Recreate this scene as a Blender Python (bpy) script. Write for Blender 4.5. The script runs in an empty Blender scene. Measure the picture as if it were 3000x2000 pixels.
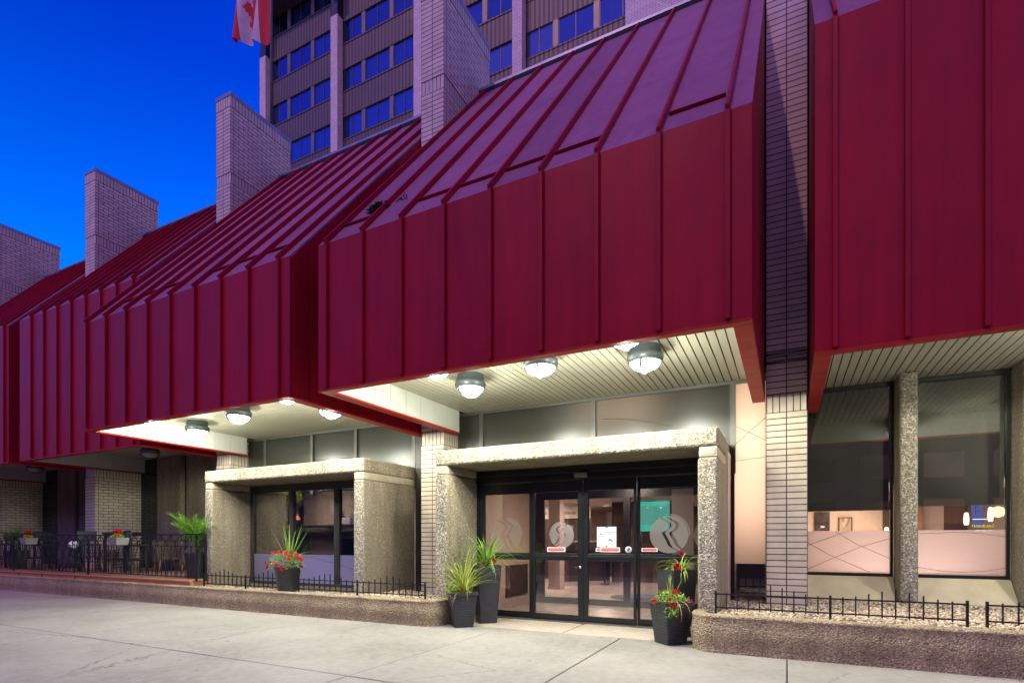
import bpy, math, random
from mathutils import Vector, Matrix, noise
random.seed(7)
K = 0.8                      # survey units to metres
R = math.radians
scn = bpy.context.scene
col = scn.collection

# ------------------------------------------------------------------ materials
def new_mat(name):
    m = bpy.data.materials.new(name); m.use_nodes = True
    nt = m.node_tree; nt.nodes.clear()
    out = nt.nodes.new('ShaderNodeOutputMaterial')
    return m, nt, out
def N(nt, t, **kw):
    n = nt.nodes.new(t)
    for k, v in kw.items():
        if k.startswith('i_'):
            n.inputs[k[2:].replace('_', ' ')].default_value = v
        else: setattr(n, k, v)
    return n
def L(nt, a, b): nt.links.new(a, b)
def ramp(nt, fac, stops):
    r = nt.nodes.new('ShaderNodeValToRGB')
    e = r.color_ramp.elements
    while len(e) < len(stops): e.new(0.5)
    for i, (p, c) in enumerate(stops):
        e[i].position = p; e[i].color = (c[0], c[1], c[2], 1)
    if fac is not None: L(nt, fac, r.inputs[0])
    return r
def coords(nt, kind='Object', scale=(1, 1, 1)):
    tc = nt.nodes.new('ShaderNodeTexCoord'); mp = nt.nodes.new('ShaderNodeMapping')
    mp.inputs['Scale'].default_value = scale
    L(nt, tc.outputs[kind], mp.inputs[0]); return mp.outputs[0]
def pbsdf(nt, out, color=(.5, .5, .5), rough=.5, metal=0, spec=.5, coat=0):
    b = nt.nodes.new('ShaderNodeBsdfPrincipled')
    b.inputs['Base Color'].default_value = (*color, 1)
    b.inputs['Roughness'].default_value = rough; b.inputs['Metallic'].default_value = metal
    b.inputs['Specular IOR Level'].default_value = spec
    b.inputs['Coat Weight'].default_value = coat
    L(nt, b.outputs[0], out.inputs[0]); return b
def bump(nt, b, h, strength=.3, dist=.01, prev=None):
    n = nt.nodes.new('ShaderNodeBump'); n.inputs['Strength'].default_value = strength
    n.inputs['Distance'].default_value = dist
    L(nt, h, n.inputs['Height'])
    if prev is not None: L(nt, prev, n.inputs['Normal'])
    if b is not None: L(nt, n.outputs[0], b.inputs['Normal'])
    return n.outputs[0]
def mixc(nt, fac, a, b, mode='MIX'):
    n = nt.nodes.new('ShaderNodeMix'); n.data_type = 'RGBA'; n.blend_type = mode
    for s, v in ((0, fac), (6, a), (7, b)):
        if isinstance(v, (tuple, float, int)):
            n.inputs[s].default_value = v if s == 0 else (*v, 1)
        else: L(nt, v, n.inputs[s])
    return n.outputs[2]
def math_n(nt, op, a, b=None, c=None):
    n = nt.nodes.new('ShaderNodeMath'); n.operation = op
    for i, v in enumerate((a, b, c)):
        if v is None: continue
        if isinstance(v, (int, float)): n.inputs[i].default_value = v
        else: L(nt, v, n.inputs[i])
    return n.outputs[0]

def simple(name, color, rough=.5, metal=0, var=.12, scale=3, bmp=0, bscale=40, spec=.5, coat=0):
    m, nt, out = new_mat(name)
    b = pbsdf(nt, out, color, rough, metal, spec, coat)
    v = coords(nt)
    n = N(nt, 'ShaderNodeTexNoise', i_Scale=scale, i_Detail=5.0); L(nt, v, n.inputs[0])
    lo = tuple(c * (1 - var) for c in color); hi = tuple(min(1, c * (1 + var)) for c in color)
    r = ramp(nt, n.outputs[0], [(.3, lo), (.7, hi)]); L(nt, r.outputs[0], b.inputs['Base Color'])
    rr = math_n(nt, 'MULTIPLY_ADD', n.outputs[0], .16, rough - .08); L(nt, rr, b.inputs['Roughness'])
    if bmp:
        n2 = N(nt, 'ShaderNodeTexNoise', i_Scale=bscale, i_Detail=4.0); L(nt, v, n2.inputs[0])
        bump(nt, b, n2.outputs[0], bmp, .01)
    return m

def red_metal(name, color, rough=.42):
    m, nt, out = new_mat(name)
    b = pbsdf(nt, out, color, rough, 0, .13)
    v = coords(nt)
    n = N(nt, 'ShaderNodeTexNoise', i_Scale=1.3, i_Detail=6.0, i_Roughness=.6); L(nt, v, n.inputs[0])
    st = coords(nt, 'Object', (9, 9, .6))
    n3 = N(nt, 'ShaderNodeTexNoise', i_Scale=1.0, i_Detail=4.0); L(nt, st, n3.inputs[0])
    f = math_n(nt, 'MULTIPLY_ADD', n3.outputs[0], .5, math_n(nt, 'MULTIPLY', n.outputs[0], .5))
    r = ramp(nt, f, [(.3, tuple(c * .80 for c in color)), (.7, tuple(c * 1.16 for c in color))])
    gi = nt.nodes.new('ShaderNodeNewGeometry')            # every sheet of metal weathers a little differently
    pt = ramp(nt, gi.outputs['Random Per Island'], [(0, (.88, .88, .88)), (1, (1.1, 1.1, 1.1))])
    c2 = mixc(nt, 1.0, r.outputs[0], pt.outputs[0], 'MULTIPLY')
    sv = nt.nodes.new('ShaderNodeTexVoronoi'); sv.inputs['Scale'].default_value = 1.1; L(nt, v, sv.inputs['Vector'])
    chip = ramp(nt, sv.outputs['Distance'], [(.010, (2.2, 2.6, 2.4)), (.016, (1, 1, 1))])
    L(nt, mixc(nt, 1.0, c2, chip.outputs[0], 'MULTIPLY'), b.inputs['Base Color'])
    L(nt, math_n(nt, 'MULTIPLY_ADD', f, .34, rough - .17), b.inputs['Roughness'])
    n2 = N(nt, 'ShaderNodeTexNoise', i_Scale=1.0, i_Detail=1.5); L(nt, coords(nt, 'Object', (2.6, 2.6, .9)), n2.inputs[0])
    bump(nt, b, n2.outputs[0], .35, .05)
    return m

def brick_mat(name, bw, rh, c1, c2, mort, off=.5, msize=.008, wall_axis=True, pale=1):
    """running bond on faces looking along X, stacked bond on faces looking along Y"""
    m, nt, out = new_mat(name)
    b = pbsdf(nt, out, c1, .7)
    tc = nt.nodes.new('ShaderNodeTexCoord'); sep = nt.nodes.new('ShaderNodeSeparateXYZ')
    L(nt, tc.outputs['Object'], sep.inputs[0])
    geo = nt.nodes.new('ShaderNodeNewGeometry'); sn = nt.nodes.new('ShaderNodeSeparateXYZ')
    L(nt, geo.outputs['True Normal'], sn.inputs[0])
    side = math_n(nt, 'GREATER_THAN', math_n(nt, 'ABSOLUTE', sn.outputs[0]), .5)
    def brick(u, offset):
        cb = nt.nodes.new('ShaderNodeCombineXYZ'); L(nt, u, cb.inputs[0]); L(nt, sep.outputs[2], cb.inputs[1])
        t = nt.nodes.new('ShaderNodeTexBrick'); t.offset = offset
        t.inputs['Scale'].default_value = 1; t.inputs['Mortar Size'].default_value = msize
        t.inputs['Mortar Smooth'].default_value = .15
        t.inputs['Brick Width'].default_value = bw; t.inputs['Row Height'].default_value = rh
        t.inputs['Color1'].default_value = (*c1, 1); t.inputs['Color2'].default_value = (*c2, 1)
        t.inputs['Mortar'].default_value = (*mort, 1); t.inputs['Bias'].default_value = -.1
        L(nt, cb.outputs[0], t.inputs[0]); return t
    a = brick(sep.outputs[0], off if not wall_axis else 0.0)
    c = brick(math_n(nt, 'ADD', sep.outputs[1], .2), .5)
    cc = mixc(nt, side, a.outputs[0], c.outputs[0])
    fac = nt.nodes.new('ShaderNodeMix'); fac.data_type = 'FLOAT'
    L(nt, side, fac.inputs[0]); L(nt, a.outputs[1], fac.inputs[2]); L(nt, c.outputs[1], fac.inputs[3])
    n = N(nt, 'ShaderNodeTexNoise', i_Scale=2.5, i_Detail=6.0, i_Roughness=.65); L(nt, tc.outputs['Object'], n.inputs[0])
    if wall_axis:                          # straight joint behind the corner bricks
        jm = math_n(nt, 'LESS_THAN', math_n(nt, 'ABSOLUTE', math_n(nt, 'SUBTRACT', sep.outputs[1], .105)), .0055)
        cc = mixc(nt, math_n(nt, 'MULTIPLY', jm, side), cc, mort)
    st = ramp(nt, n.outputs[0], [(.32, (.72, .72, .72)), (.68, (1.08, 1.08, 1.08))])
    L(nt, mixc(nt, .8, cc, st.outputs[0], 'MULTIPLY'), b.inputs['Base Color'])
    n2 = N(nt, 'ShaderNodeTexNoise', i_Scale=70.0, i_Detail=3.0); L(nt, tc.outputs['Object'], n2.inputs[0])
    h = math_n(nt, 'MULTIPLY_ADD', fac.outputs[0], -1.0, math_n(nt, 'MULTIPLY', n2.outputs[0], .25))
    bump(nt, b, h, .6, .008)
    return m

def aggregate(name, scale, stones, mortar, bstr=.9, stain=.5, dist=.012, sand=.5):
    """exposed pebbles in concrete: every cell a stone of its own colour, stained by run-off"""
    m, nt, out = new_mat(name)
    b = pbsdf(nt, out, stones[0], .75, 0, .35)
    tc = nt.nodes.new('ShaderNodeTexCoord'); v = tc.outputs['Object']
    nz = N(nt, 'ShaderNodeTexNoise', i_Scale=scale * .6, i_Detail=2.0); L(nt, v, nz.inputs[0])
    va = nt.nodes.new('ShaderNodeVectorMath'); va.operation = 'MULTIPLY_ADD'
    L(nt, nz.outputs['Color'], va.inputs[0]); va.inputs[1].default_value = (.6 / scale,) * 3; L(nt, v, va.inputs[2])
    vo = N(nt, 'ShaderNodeTexVoronoi', i_Scale=scale); L(nt, va.outputs[0], vo.inputs['Vector'])
    sepc = nt.nodes.new('ShaderNodeSeparateColor'); L(nt, vo.outputs['Color'], sepc.inputs[0])
    k = len(stones)
    r = ramp(nt, sepc.outputs[0], [(i / k, s) for i, s in enumerate(stones)]); r.color_ramp.interpolation = 'CONSTANT'
    edge = ramp(nt, vo.outputs['Distance'], [(sand - .12, (0, 0, 0)), (sand + .12, (1, 1, 1))])
    c = mixc(nt, edge.outputs[0], r.outputs[0], mortar)
    st = coords(nt, 'Object', (2.2, 2.2, .35))
    n = N(nt, 'ShaderNodeTexNoise', i_Scale=1.6, i_Detail=6.0, i_Roughness=.6); L(nt, st, n.inputs[0])
    s2 = ramp(nt, n.outputs[0], [(.35, (.58, .54, .5)), (.62, (1.1, 1.1, 1.1))])
    L(nt, mixc(nt, stain, c, s2.outputs[0], 'MULTIPLY'), b.inputs['Base Color'])
    h = ramp(nt, vo.outputs['Distance'], [(0, (1, 1, 1)), (.75, (0, 0, 0))])
    n3 = N(nt, 'ShaderNodeTexNoise', i_Scale=scale * 2.5, i_Detail=3.0); L(nt, v, n3.inputs[0])
    hh = math_n(nt, 'MULTIPLY_ADD', n3.outputs[0], .3, h.outputs[0])
    bump(nt, b, hh, bstr, dist)
    return m

def sidewalk_mat():
    m, nt, out = new_mat('concrete_pavement')
    b = pbsdf(nt, out, (.42, .42, .38), .8, 0, .3)
    v = coords(nt)
    n1 = N(nt, 'ShaderNodeTexNoise', i_Scale=.55, i_Detail=7.0, i_Roughness=.6); L(nt, v, n1.inputs[0])
    n2 = N(nt, 'ShaderNodeTexNoise', i_Scale=9.0, i_Detail=6.0, i_Roughness=.7); L(nt, v, n2.inputs[0])
    f = math_n(nt, 'MULTIPLY_ADD', n2.outputs[0], .4, math_n(nt, 'MULTIPLY', n1.outputs[0], .6))
    c = ramp(nt, f, [(.33, (.175, .172, .148)), (.5, (.26, .256, .222)), (.66, (.318, .313, .278))])
    sp = N(nt, 'ShaderNodeTexVoronoi', i_Scale=2.6); L(nt, v, sp.inputs['Vector'])
    spots = ramp(nt, sp.outputs['Distance'], [(.035, (.45, .44, .42)), (.085, (1, 1, 1))])
    c2 = mixc(nt, .75, c.outputs[0], spots.outputs[0], 'MULTIPLY')
    sp2 = N(nt, 'ShaderNodeTexVoronoi', i_Scale=.9); L(nt, v, sp2.inputs['Vector'])
    gum = ramp(nt, sp2.outputs['Distance'], [(.022, (.30, .29, .28)), (.034, (1, 1, 1))]); c2 = mixc(nt, 1.0, c2, gum.outputs[0], 'MULTIPLY')
    wv = nt.nodes.new('ShaderNodeVectorMath'); wv.operation = 'MULTIPLY_ADD'; L(nt, n2.outputs['Color'], wv.inputs[0]); wv.inputs[1].default_value = (.22, .22, .22); L(nt, v, wv.inputs[2])
    ck = N(nt, 'ShaderNodeTexVoronoi', i_Scale=.22, feature='DISTANCE_TO_EDGE'); L(nt, wv.outputs[0], ck.inputs['Vector'])
    hair = ramp(nt, ck.outputs['Distance'], [(.0012, (.45, .44, .42)), (.0024, (1, 1, 1))])
    pm = ramp(nt, n1.outputs[0], [(.46, (0, 0, 0)), (.56, (1, 1, 1))])
    c2 = mixc(nt, pm.outputs[0], c2, mixc(nt, 1.0, c2, hair.outputs[0], 'MULTIPLY'))
    n3 = N(nt, 'ShaderNodeTexNoise', i_Scale=160.0, i_Detail=2.0); L(nt, v, n3.inputs[0])
    g = ramp(nt, n3.outputs[0], [(.35, (.82, .82, .82)), (.65, (1.1, 1.1, 1.1))])
    L(nt, mixc(nt, .7, c2, g.outputs[0], 'MULTIPLY'), b.inputs['Base Color'])
    bump(nt, b, n3.outputs[0], .25, .004)
    return m

def glass_mat(name, tint=(.9, .9, .9), refl=1.0, rough=.0, base=.06):
    m, nt, out = new_mat(name)
    t = nt.nodes.new('ShaderNodeBsdfTransparent'); t.inputs[0].default_value = (*tint, 1)
    g = nt.nodes.new('ShaderNodeBsdfGlossy'); g.inputs['Roughness'].default_value = rough
    g.inputs[0].default_value = (refl, refl, refl, 1)
    lw = nt.nodes.new('ShaderNodeLayerWeight'); lw.inputs[0].default_value = .35
    f = math_n(nt, 'MULTIPLY_ADD', lw.outputs['Fresnel'], .8, base)
    if name == 'tower_glass': g.inputs[0].default_value = (.32, .62, 1, 1)      # sky blue put into the reflection colour to offset the rosy glow
    mx = nt.nodes.new('ShaderNodeMixShader'); L(nt, f, mx.inputs[0])
    L(nt, t.outputs[0], mx.inputs[1]); L(nt, g.outputs[0], mx.inputs[2]); L(nt, mx.outputs[0], out.inputs[0])
    return m
def film_mat(name, diff, trans, wt=.5, gloss=.18, rough=.12, clear=0, fm=.5):
    """etched film on glass: scatters light from both sides, with a weak sheen"""
    m, nt, out = new_mat(name)
    d = nt.nodes.new('ShaderNodeBsdfDiffuse'); d.inputs[0].default_value = (*diff, 1)
    t = nt.nodes.new('ShaderNodeBsdfTranslucent'); t.inputs[0].default_value = (*trans, 1)
    g = nt.nodes.new('ShaderNodeBsdfGlossy'); g.inputs[1].default_value = rough
    a = nt.nodes.new('ShaderNodeMixShader'); a.inputs[0].default_value = wt
    L(nt, d.outputs[0], a.inputs[1]); L(nt, t.outputs[0], a.inputs[2])
    lw = nt.nodes.new('ShaderNodeLayerWeight'); lw.inputs[0].default_value = .4
    f = math_n(nt, 'MULTIPLY_ADD', lw.outputs['Fresnel'], fm, gloss * .3)
    mx = nt.nodes.new('ShaderNodeMixShader'); L(nt, f, mx.inputs[0])
    L(nt, a.outputs[0], mx.inputs[1]); L(nt, g.outputs[0], mx.inputs[2])
    if clear:
        tr = nt.nodes.new('ShaderNodeBsdfTransparent'); m2 = nt.nodes.new('ShaderNodeMixShader'); m2.inputs[0].default_value = clear
        L(nt, mx.outputs[0], m2.inputs[1]); L(nt, tr.outputs[0], m2.inputs[2]); L(nt, m2.outputs[0], out.inputs[0])
    else: L(nt, mx.outputs[0], out.inputs[0])
    return m
def emit_mat(name, color, strength):
    m, nt, out = new_mat(name)
    e = nt.nodes.new('ShaderNodeEmission'); e.inputs[0].default_value = (*color, 1); e.inputs[1].default_value = strength
    L(nt, e.outputs[0], out.inputs[0]); return m
def leaf_mat(name, c1, c2):
    m, nt, out = new_mat(name)
    b = pbsdf(nt, out, c1, .65, 0, .15)
    v = coords(nt)
    n = N(nt, 'ShaderNodeTexNoise', i_Scale=14.0, i_Detail=3.0); L(nt, v, n.inputs[0])
    gi = nt.nodes.new('ShaderNodeNewGeometry')
    f = math_n(nt, 'MULTIPLY_ADD', gi.outputs['Random Per Island'], .6, math_n(nt, 'MULTIPLY', n.outputs[0], .4))
    r = ramp(nt, f, [(.15, c1), (.8, c2)]); L(nt, r.outputs[0], b.inputs['Base Color'])
    t = nt.nodes.new('ShaderNodeBsdfTranslucent'); L(nt, r.outputs[0], t.inputs[0])
    mx = nt.nodes.new('ShaderNodeMixShader'); mx.inputs[0].default_value = .3
    L(nt, b.outputs[0], mx.inputs[1]); L(nt, t.outputs[0], mx.inputs[2]); L(nt, mx.outputs[0], out.inputs[0])
    return m
def wood_mat(name, c1, c2, axis=(1.2, 30, 30)):
    m, nt, out = new_mat(name)
    b = pbsdf(nt, out, c1, .6, 0, .3)
    v = coords(nt, 'Object', axis)
    n = N(nt, 'ShaderNodeTexNoise', i_Scale=1.0, i_Detail=6.0, i_Roughness=.65); L(nt, v, n.inputs[0])
    r = ramp(nt, n.outputs[0], [(.3, c1), (.7, c2)]); L(nt, r.outputs[0], b.inputs['Base Color'])
    bump(nt, b, n.outputs[0], .2, .004); return m
def ribbed(name, color, pitch, axis=0, rough=.5, metal=0):
    m, nt, out = new_mat(name)
    b = pbsdf(nt, out, color, rough, metal)
    tc = nt.nodes.new('ShaderNodeTexCoord'); sep = nt.nodes.new('ShaderNodeSeparateXYZ'); L(nt, tc.outputs['Object'], sep.inputs[0])
    fr = math_n(nt, 'FRACT', math_n(nt, 'DIVIDE', sep.outputs[axis], pitch))
    gap = ramp(nt, fr, [(0, (0, 0, 0)), (.16, (0, 0, 0)), (.24, (1, 1, 1)), (.9, (1, 1, 1)), (1, (0, 0, 0))])
    n = N(nt, 'ShaderNodeTexNoise', i_Scale=.8, i_Detail=4.0); L(nt, tc.outputs['Object'], n.inputs[0])
    r = ramp(nt, n.outputs[0], [(.3, tuple(c * .85 for c in color)), (.7, tuple(c * 1.15 for c in color))])
    L(nt, mixc(nt, .45, r.outputs[0], gap.outputs[0], 'MULTIPLY'), b.inputs['Base Color'])
    bump(nt, b, gap.outputs[0], .9, .05); return m
def weave_mat(name, color, sx=.045, sz=.03):
    m, nt, out = new_mat(name)
    b = pbsdf(nt, out, color, .6)
    tc = nt.nodes.new('ShaderNodeTexCoord'); sep = nt.nodes.new('ShaderNodeSeparateXYZ'); L(nt, tc.outputs['Object'], sep.inputs[0])
    cb = nt.nodes.new('ShaderNodeCombineXYZ')
    L(nt, math_n(nt, 'ADD', sep.outputs[0], sep.outputs[1]), cb.inputs[0]); L(nt, sep.outputs[2], cb.inputs[1])
    t = nt.nodes.new('ShaderNodeTexBrick'); t.offset = .5
    t.inputs['Scale'].default_value = 1; t.inputs['Mortar Size'].default_value = .003; t.inputs['Mortar Smooth'].default_value = .6
    t.inputs['Brick Width'].default_value = sx; t.inputs['Row Height'].default_value = sz
    t.inputs['Color1'].default_value = (*color, 1); t.inputs['Color2'].default_value = (*[c * .8 for c in color], 1)
    t.inputs['Mortar'].default_value = (*[c * .25 for c in color], 1)
    L(nt, cb.outputs[0], t.inputs[0]); L(nt, t.outputs[0], b.inputs['Base Color'])
    bump(nt, b, math_n(nt, 'MULTIPLY', t.outputs[1], -1.0), .6, .006); return m

M = {}
RED = (.275, .006, .019)
M['red'] = red_metal('red_painted_metal', RED)
M['red_trim'] = red_metal('red_painted_trim', (.36, .022, .018), .5)
M['roof'] = red_metal('sheen_tinted_red_roof_metal', (.25, .11, .18), .5)  # paler lavender base: sky and lamp sheen put into the roof colour
M['soffit'] = simple('cream_soffit_metal', (.42, .405, .325), .45, var=.05, scale=2)
M['lining'] = simple('white_lining_panel', (.56, .58, .535), .5, var=.05, scale=2)
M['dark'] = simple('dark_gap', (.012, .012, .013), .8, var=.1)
M['brick'] = brick_mat('cream_brick', .3048, .1016, (.60, .505, .40), (.51, .425, .335), (.05, .04, .034), msize=.0088)
M['soldier'] = brick_mat('cream_soldier_brick', .1016, .62, (.54, .46, .38), (.48, .405, .33), (.05, .04, .034), msize=.0088)
M['tower_brick'] = brick_mat('pale_tower_brick', .32, .12, (.60, .53, .52), (.54, .47, .46), (.26, .24, .23), off=.5, wall_axis=False, msize=.012)
M['cap'] = simple('grey_metal_coping', (.21, .24, .32), .35, .5, var=.1)
STONES = [(.31, .275, .21), (.20, .17, .13), (.40, .375, .32), (.15, .125, .095), (.27, .23, .165), (.47, .45, .39), (.115, .11, .11), (.25, .21, .155)]
M['agg_coarse'] = aggregate('coarse_pebble_concrete', 44, STONES, (.215, .19, .145), .65, .5, .014, .66)
M['agg_fine'] = aggregate('fine_pebble_concrete', 48, [(.25, .21, .145), (.19, .16, .11), (.50, .45, .34), (.22, .18, .12), (.15, .12, .085), (.24, .20, .14), (.32, .27, .19)], (.20, .17, .125), .45, .65, .008, .42)
M['agg_wall'] = aggregate('weathered_wall_concrete', 42, [(.335, .28, .155), (.22, .185, .11), (.42, .36, .22), (.145, .12, .08), (.285, .24, .145), (.46, .38, .22)], (.27, .225, .14), .9, .55, .012, .5)
M['agg_smooth'] = simple('smooth_cast_band', (.33, .29, .215), .75, var=.18, scale=5, bmp=.25, bscale=60)
M['walk'] = sidewalk_mat()
M['apron'] = aggregate('worn_pebble_slab', 70, [(.50, .44, .34), (.42, .36, .28), (.56, .50, .40), (.36, .31, .25)], (.40, .35, .28), .25, .3, .004, .5)
M['asphalt'] = simple('asphalt', (.05, .05, .052), .85, var=.25, scale=6, bmp=.4, bscale=120)
M['soil'] = simple('earth', (.07, .05, .035), .9, var=.4, scale=20, bmp=.8, bscale=60)
M['sill'] = simple('cast_sill', (.47, .40, .26), .75, var=.14, scale=2.5, bmp=.12, bscale=50)
M['frame'] = simple('black_door_frame', (.012, .013, .015), .32, .2, var=.2)
M['bronze'] = simple('dark_bronze_frame', (.05, .047, .045), .4, .4, var=.2)
M['alu'] = simple('grey_aluminium', (.13, .125, .12), .45, .5, var=.12)
M['steel'] = simple('stainless_steel', (.55, .54, .52), .25, 1.0, var=.05)
M['iron'] = simple('black_iron', (.014, .014, .017), .42, .3, var=.3, bmp=.1)
M['pot'] = simple('black_resin_pot', (.022, .024, .028), .45, 0, var=.3, scale=7, bmp=.08, bscale=30)
M['housing'] = simple('grey_lamp_housing', (.085, .105, .115), .4, .3, var=.1)
M['glass'] = glass_mat('clear_glass', (.88, .87, .86), .9)
M['dark_glass'] = glass_mat('dark_window_glass', (.82, .82, .82), .9, 0, .05)
M['film'] = film_mat('frosted_film', (.42, .40, .39), (.80, .62, .52), .62, .15)
M['film_pink'] = film_mat('frosted_window_film', (.50, .44, .44), (.85, .66, .60), .55, .1)
M['film_blue'] = film_mat('frosted_violet_film', (.20, .19, .30), (.50, .47, .80), .5, .1)
M['logo'] = film_mat('etched_emblem', (.40, .385, .385), (.85, .80, .78), .6, .05, .3, .2)
M['logo_faint'] = film_mat('faint_etched_emblem', (.38, .36, .35), (.80, .74, .70), .6, .03, .3, .62)
M['clere'] = film_mat('clouded_glass', (.045, .05, .042), (.45, .38, .30), .3, .15, .24, 0, .28)
M['clere_warm'] = film_mat('clouded_glass_warm', (.34, .29, .24), (.90, .74, .60), .6, .25, .12)
M['scratch'] = simple('scored_line', (.11, .08, .06), .6)
M['shade'] = simple('roller_shade', (.10, .095, .07), .8, var=.15, scale=2)
M['wood'] = wood_mat('brown_deck_board', (.28, .12, .05), (.44, .21, .10))
M['deck'] = wood_mat('tan_deck_floor', (.20, .135, .09), (.32, .22, .15))
M['spike'] = leaf_mat('spike_leaf', (.14, .27, .03), (.50, .54, .12))
M['dry'] = leaf_mat('dry_blade', (.36, .24, .09), (.48, .36, .18))
M['foliage'] = leaf_mat('petunia_leaf', (.07, .20, .02), (.32, .50, .10))
M['palm'] = leaf_mat('palm_leaf', (.05, .17, .012), (.22, .42, .05))
M['weed'] = leaf_mat('weed_leaf', (.02, .03, .015), (.07, .09, .04))
M['petal'] = leaf_mat('red_petal', (.30, .002, .008), (.44, .004, .014))
M['petal_pink'] = leaf_mat('magenta_petal', (.40, .03, .12), (.55, .06, .2))
M['petal_dark'] = simple('flower_eye', (.05, .005, .01), .6)
M['wicker'] = weave_mat('grey_wicker', (.30, .29, .27))
M['wicker_brown'] = weave_mat('brown_wicker', (.13, .09, .065), .05, .025)
M['chair_black'] = simple('black_furniture', (.012, .012, .014), .5, var=.2)
M['white'] = simple('white_globe', (.70, .74, .70), .5, var=.08, scale=12)
M['grey_plastic'] = simple('grey_plastic', (.16, .17, .19), .5)
M['spandrel'] = ribbed('taupe_ribbed_metal', (.075, .057, .058), .3)
M['tower_soffit'] = ribbed('dark_ribbed_soffit', (.06, .055, .06), .35)
M['navy'] = simple('navy_steel', (.012, .015, .04), .4, .2)
M['tower_glass'] = glass_mat('tower_glass', (.7, .78, .9), .95, .02, .05)
M['blind'] = ribbed('vertical_blind', (.34, .38, .46), .16, 0, .7)
M['blind_light'] = ribbed('pale_vertical_blind', (.62, .68, .78), .2, 0, .7)
M['curtain_lit'] = emit_mat('curtain_lit_from_inside', (.42, .19, .15), .55)
M['curtain'] = simple('peach_curtain', (.50, .30, .22), .8, var=.15, scale=1.5)
M['room_dark'] = simple('dim_room', (.05, .045, .05), .9)
M['flag_red'] = simple('flag_red_cloth', (.42, .008, .02), .8)
M['flag_white'] = simple('flag_white_cloth', (.42, .36, .40), .8)
M['peach_wall'] = simple('peach_wall', (.62, .46, .35), .7, var=.05)
M['pink_wall'] = simple('rose_beige_wall', (.50, .37, .31), .55, var=.05)
M['tile'] = simple('pale_lobby_tile', (.46, .38, .35), .22, var=.14, scale=4)
M['brown'] = wood_mat('dark_walnut_panel', (.03, .016, .014), (.06, .03, .026), (12, 12, 1))
M['plum'] = simple('plum_desk_front', (.028, .02, .026), .4, var=.15)
M['ceiling'] = simple('lobby_ceiling', (.60, .52, .46), .8)
M['taupe'] = simple('taupe_column', (.42, .35, .33), .6, var=.06)
M['paper'] = simple('white_paper', (.72, .72, .78), .7, var=.02)
M['ink'] = simple('black_ink', (.02, .02, .02), .7)
M['sred'] = simple('sticker_red', (.62, .015, .02), .4, var=.04)
M['swhite'] = simple('sticker_white', (.75, .74, .74), .4, var=.03)
M['sblue'] = simple('sticker_blue', (.03, .08, .30), .4)
M['mat_blue'] = simple('blue_mat', (.05, .10, .36), .9, var=.1)
M['mat_grey'] = simple('grey_mat', (.05, .045, .05), .95)
M['letter'] = simple('bronze_letter', (.10, .085, .085), .4, .3)
M['grille'] = ribbed('bronze_grille', (.10, .07, .065), .09, 1, .5, .3)
M['teal'] = emit_mat('teal_backlit_panel', (.08, .70, .55), 1.5)
M['teal_white'] = emit_mat('pale_backlit_panel', (.62, .72, .66), .8)
M['glow'] = emit_mat('warm_shade_glow', (1, .86, .66), 2.6)
M['sconce'] = emit_mat('sconce_glow', (1, .72, .42), 2.4)
M['yellow'] = emit_mat('yellow_letter', (1, .78, .0), 1.3)
M['white_letter'] = emit_mat('white_letter', (.9, .88, 1), .9)
M['led'] = emit_mat('light_strip', (.9, .92, 1), 2.2)
M['lens'] = emit_mat('lamp_lens', (1, .99, .94), 26)
M['lens_off'] = simple('unlit_lamp_lens', (.45, .45, .43), .3)
M['downlight'] = emit_mat('downlight_glow', (1, .84, .66), 4)
M['poster'] = emit_mat('blue_lit_poster', (.26, .30, .80), .55)
M['art'] = None
def art_mat():
    m, nt, out = new_mat('abstract_painting'); b = pbsdf(nt, out, (.4, .3, .2), .6)
    v = coords(nt, 'Object', (9, 1, 4))
    vo = N(nt, 'ShaderNodeTexVoronoi', i_Scale=1.4, distance='CHEBYCHEV'); L(nt, v, vo.inputs['Vector'])
    s = nt.nodes.new('ShaderNodeSeparateColor'); L(nt, vo.outputs['Color'], s.inputs[0])
    r = ramp(nt, s.outputs[0], [(0, (.36, .22, .10)), (.3, (.52, .36, .18)), (.6, (.16, .14, .16)), (.8, (.42, .30, .20))]); L(nt, r.outputs[0], b.inputs['Base Color'])
    return m
M['art'] = art_mat()
M['marble'] = simple('dark_marble', (.06, .045, .042), .25, var=.6, scale=5)
M['yellow_leaf'] = leaf_mat('hanging_yellow_leaf', (.22, .26, .02), (.55, .52, .04))
M['red_lamp'] = simple('red_pendant_shade', (.50, .08, .03), .4)
M['appliance'] = simple('white_appliance', (.60, .55, .66), .4)
M['screen'] = simple('dark_screen', (.006, .006, .007), .2)
M['brown_wall'] = simple('brown_back_wall', (.06, .03, .026), .7)
M['opp'] = brick_mat('brown_brick', .3, .1, (.16, .09, .07), (.12, .07, .055), (.10, .09, .08), wall_axis=False)

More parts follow.
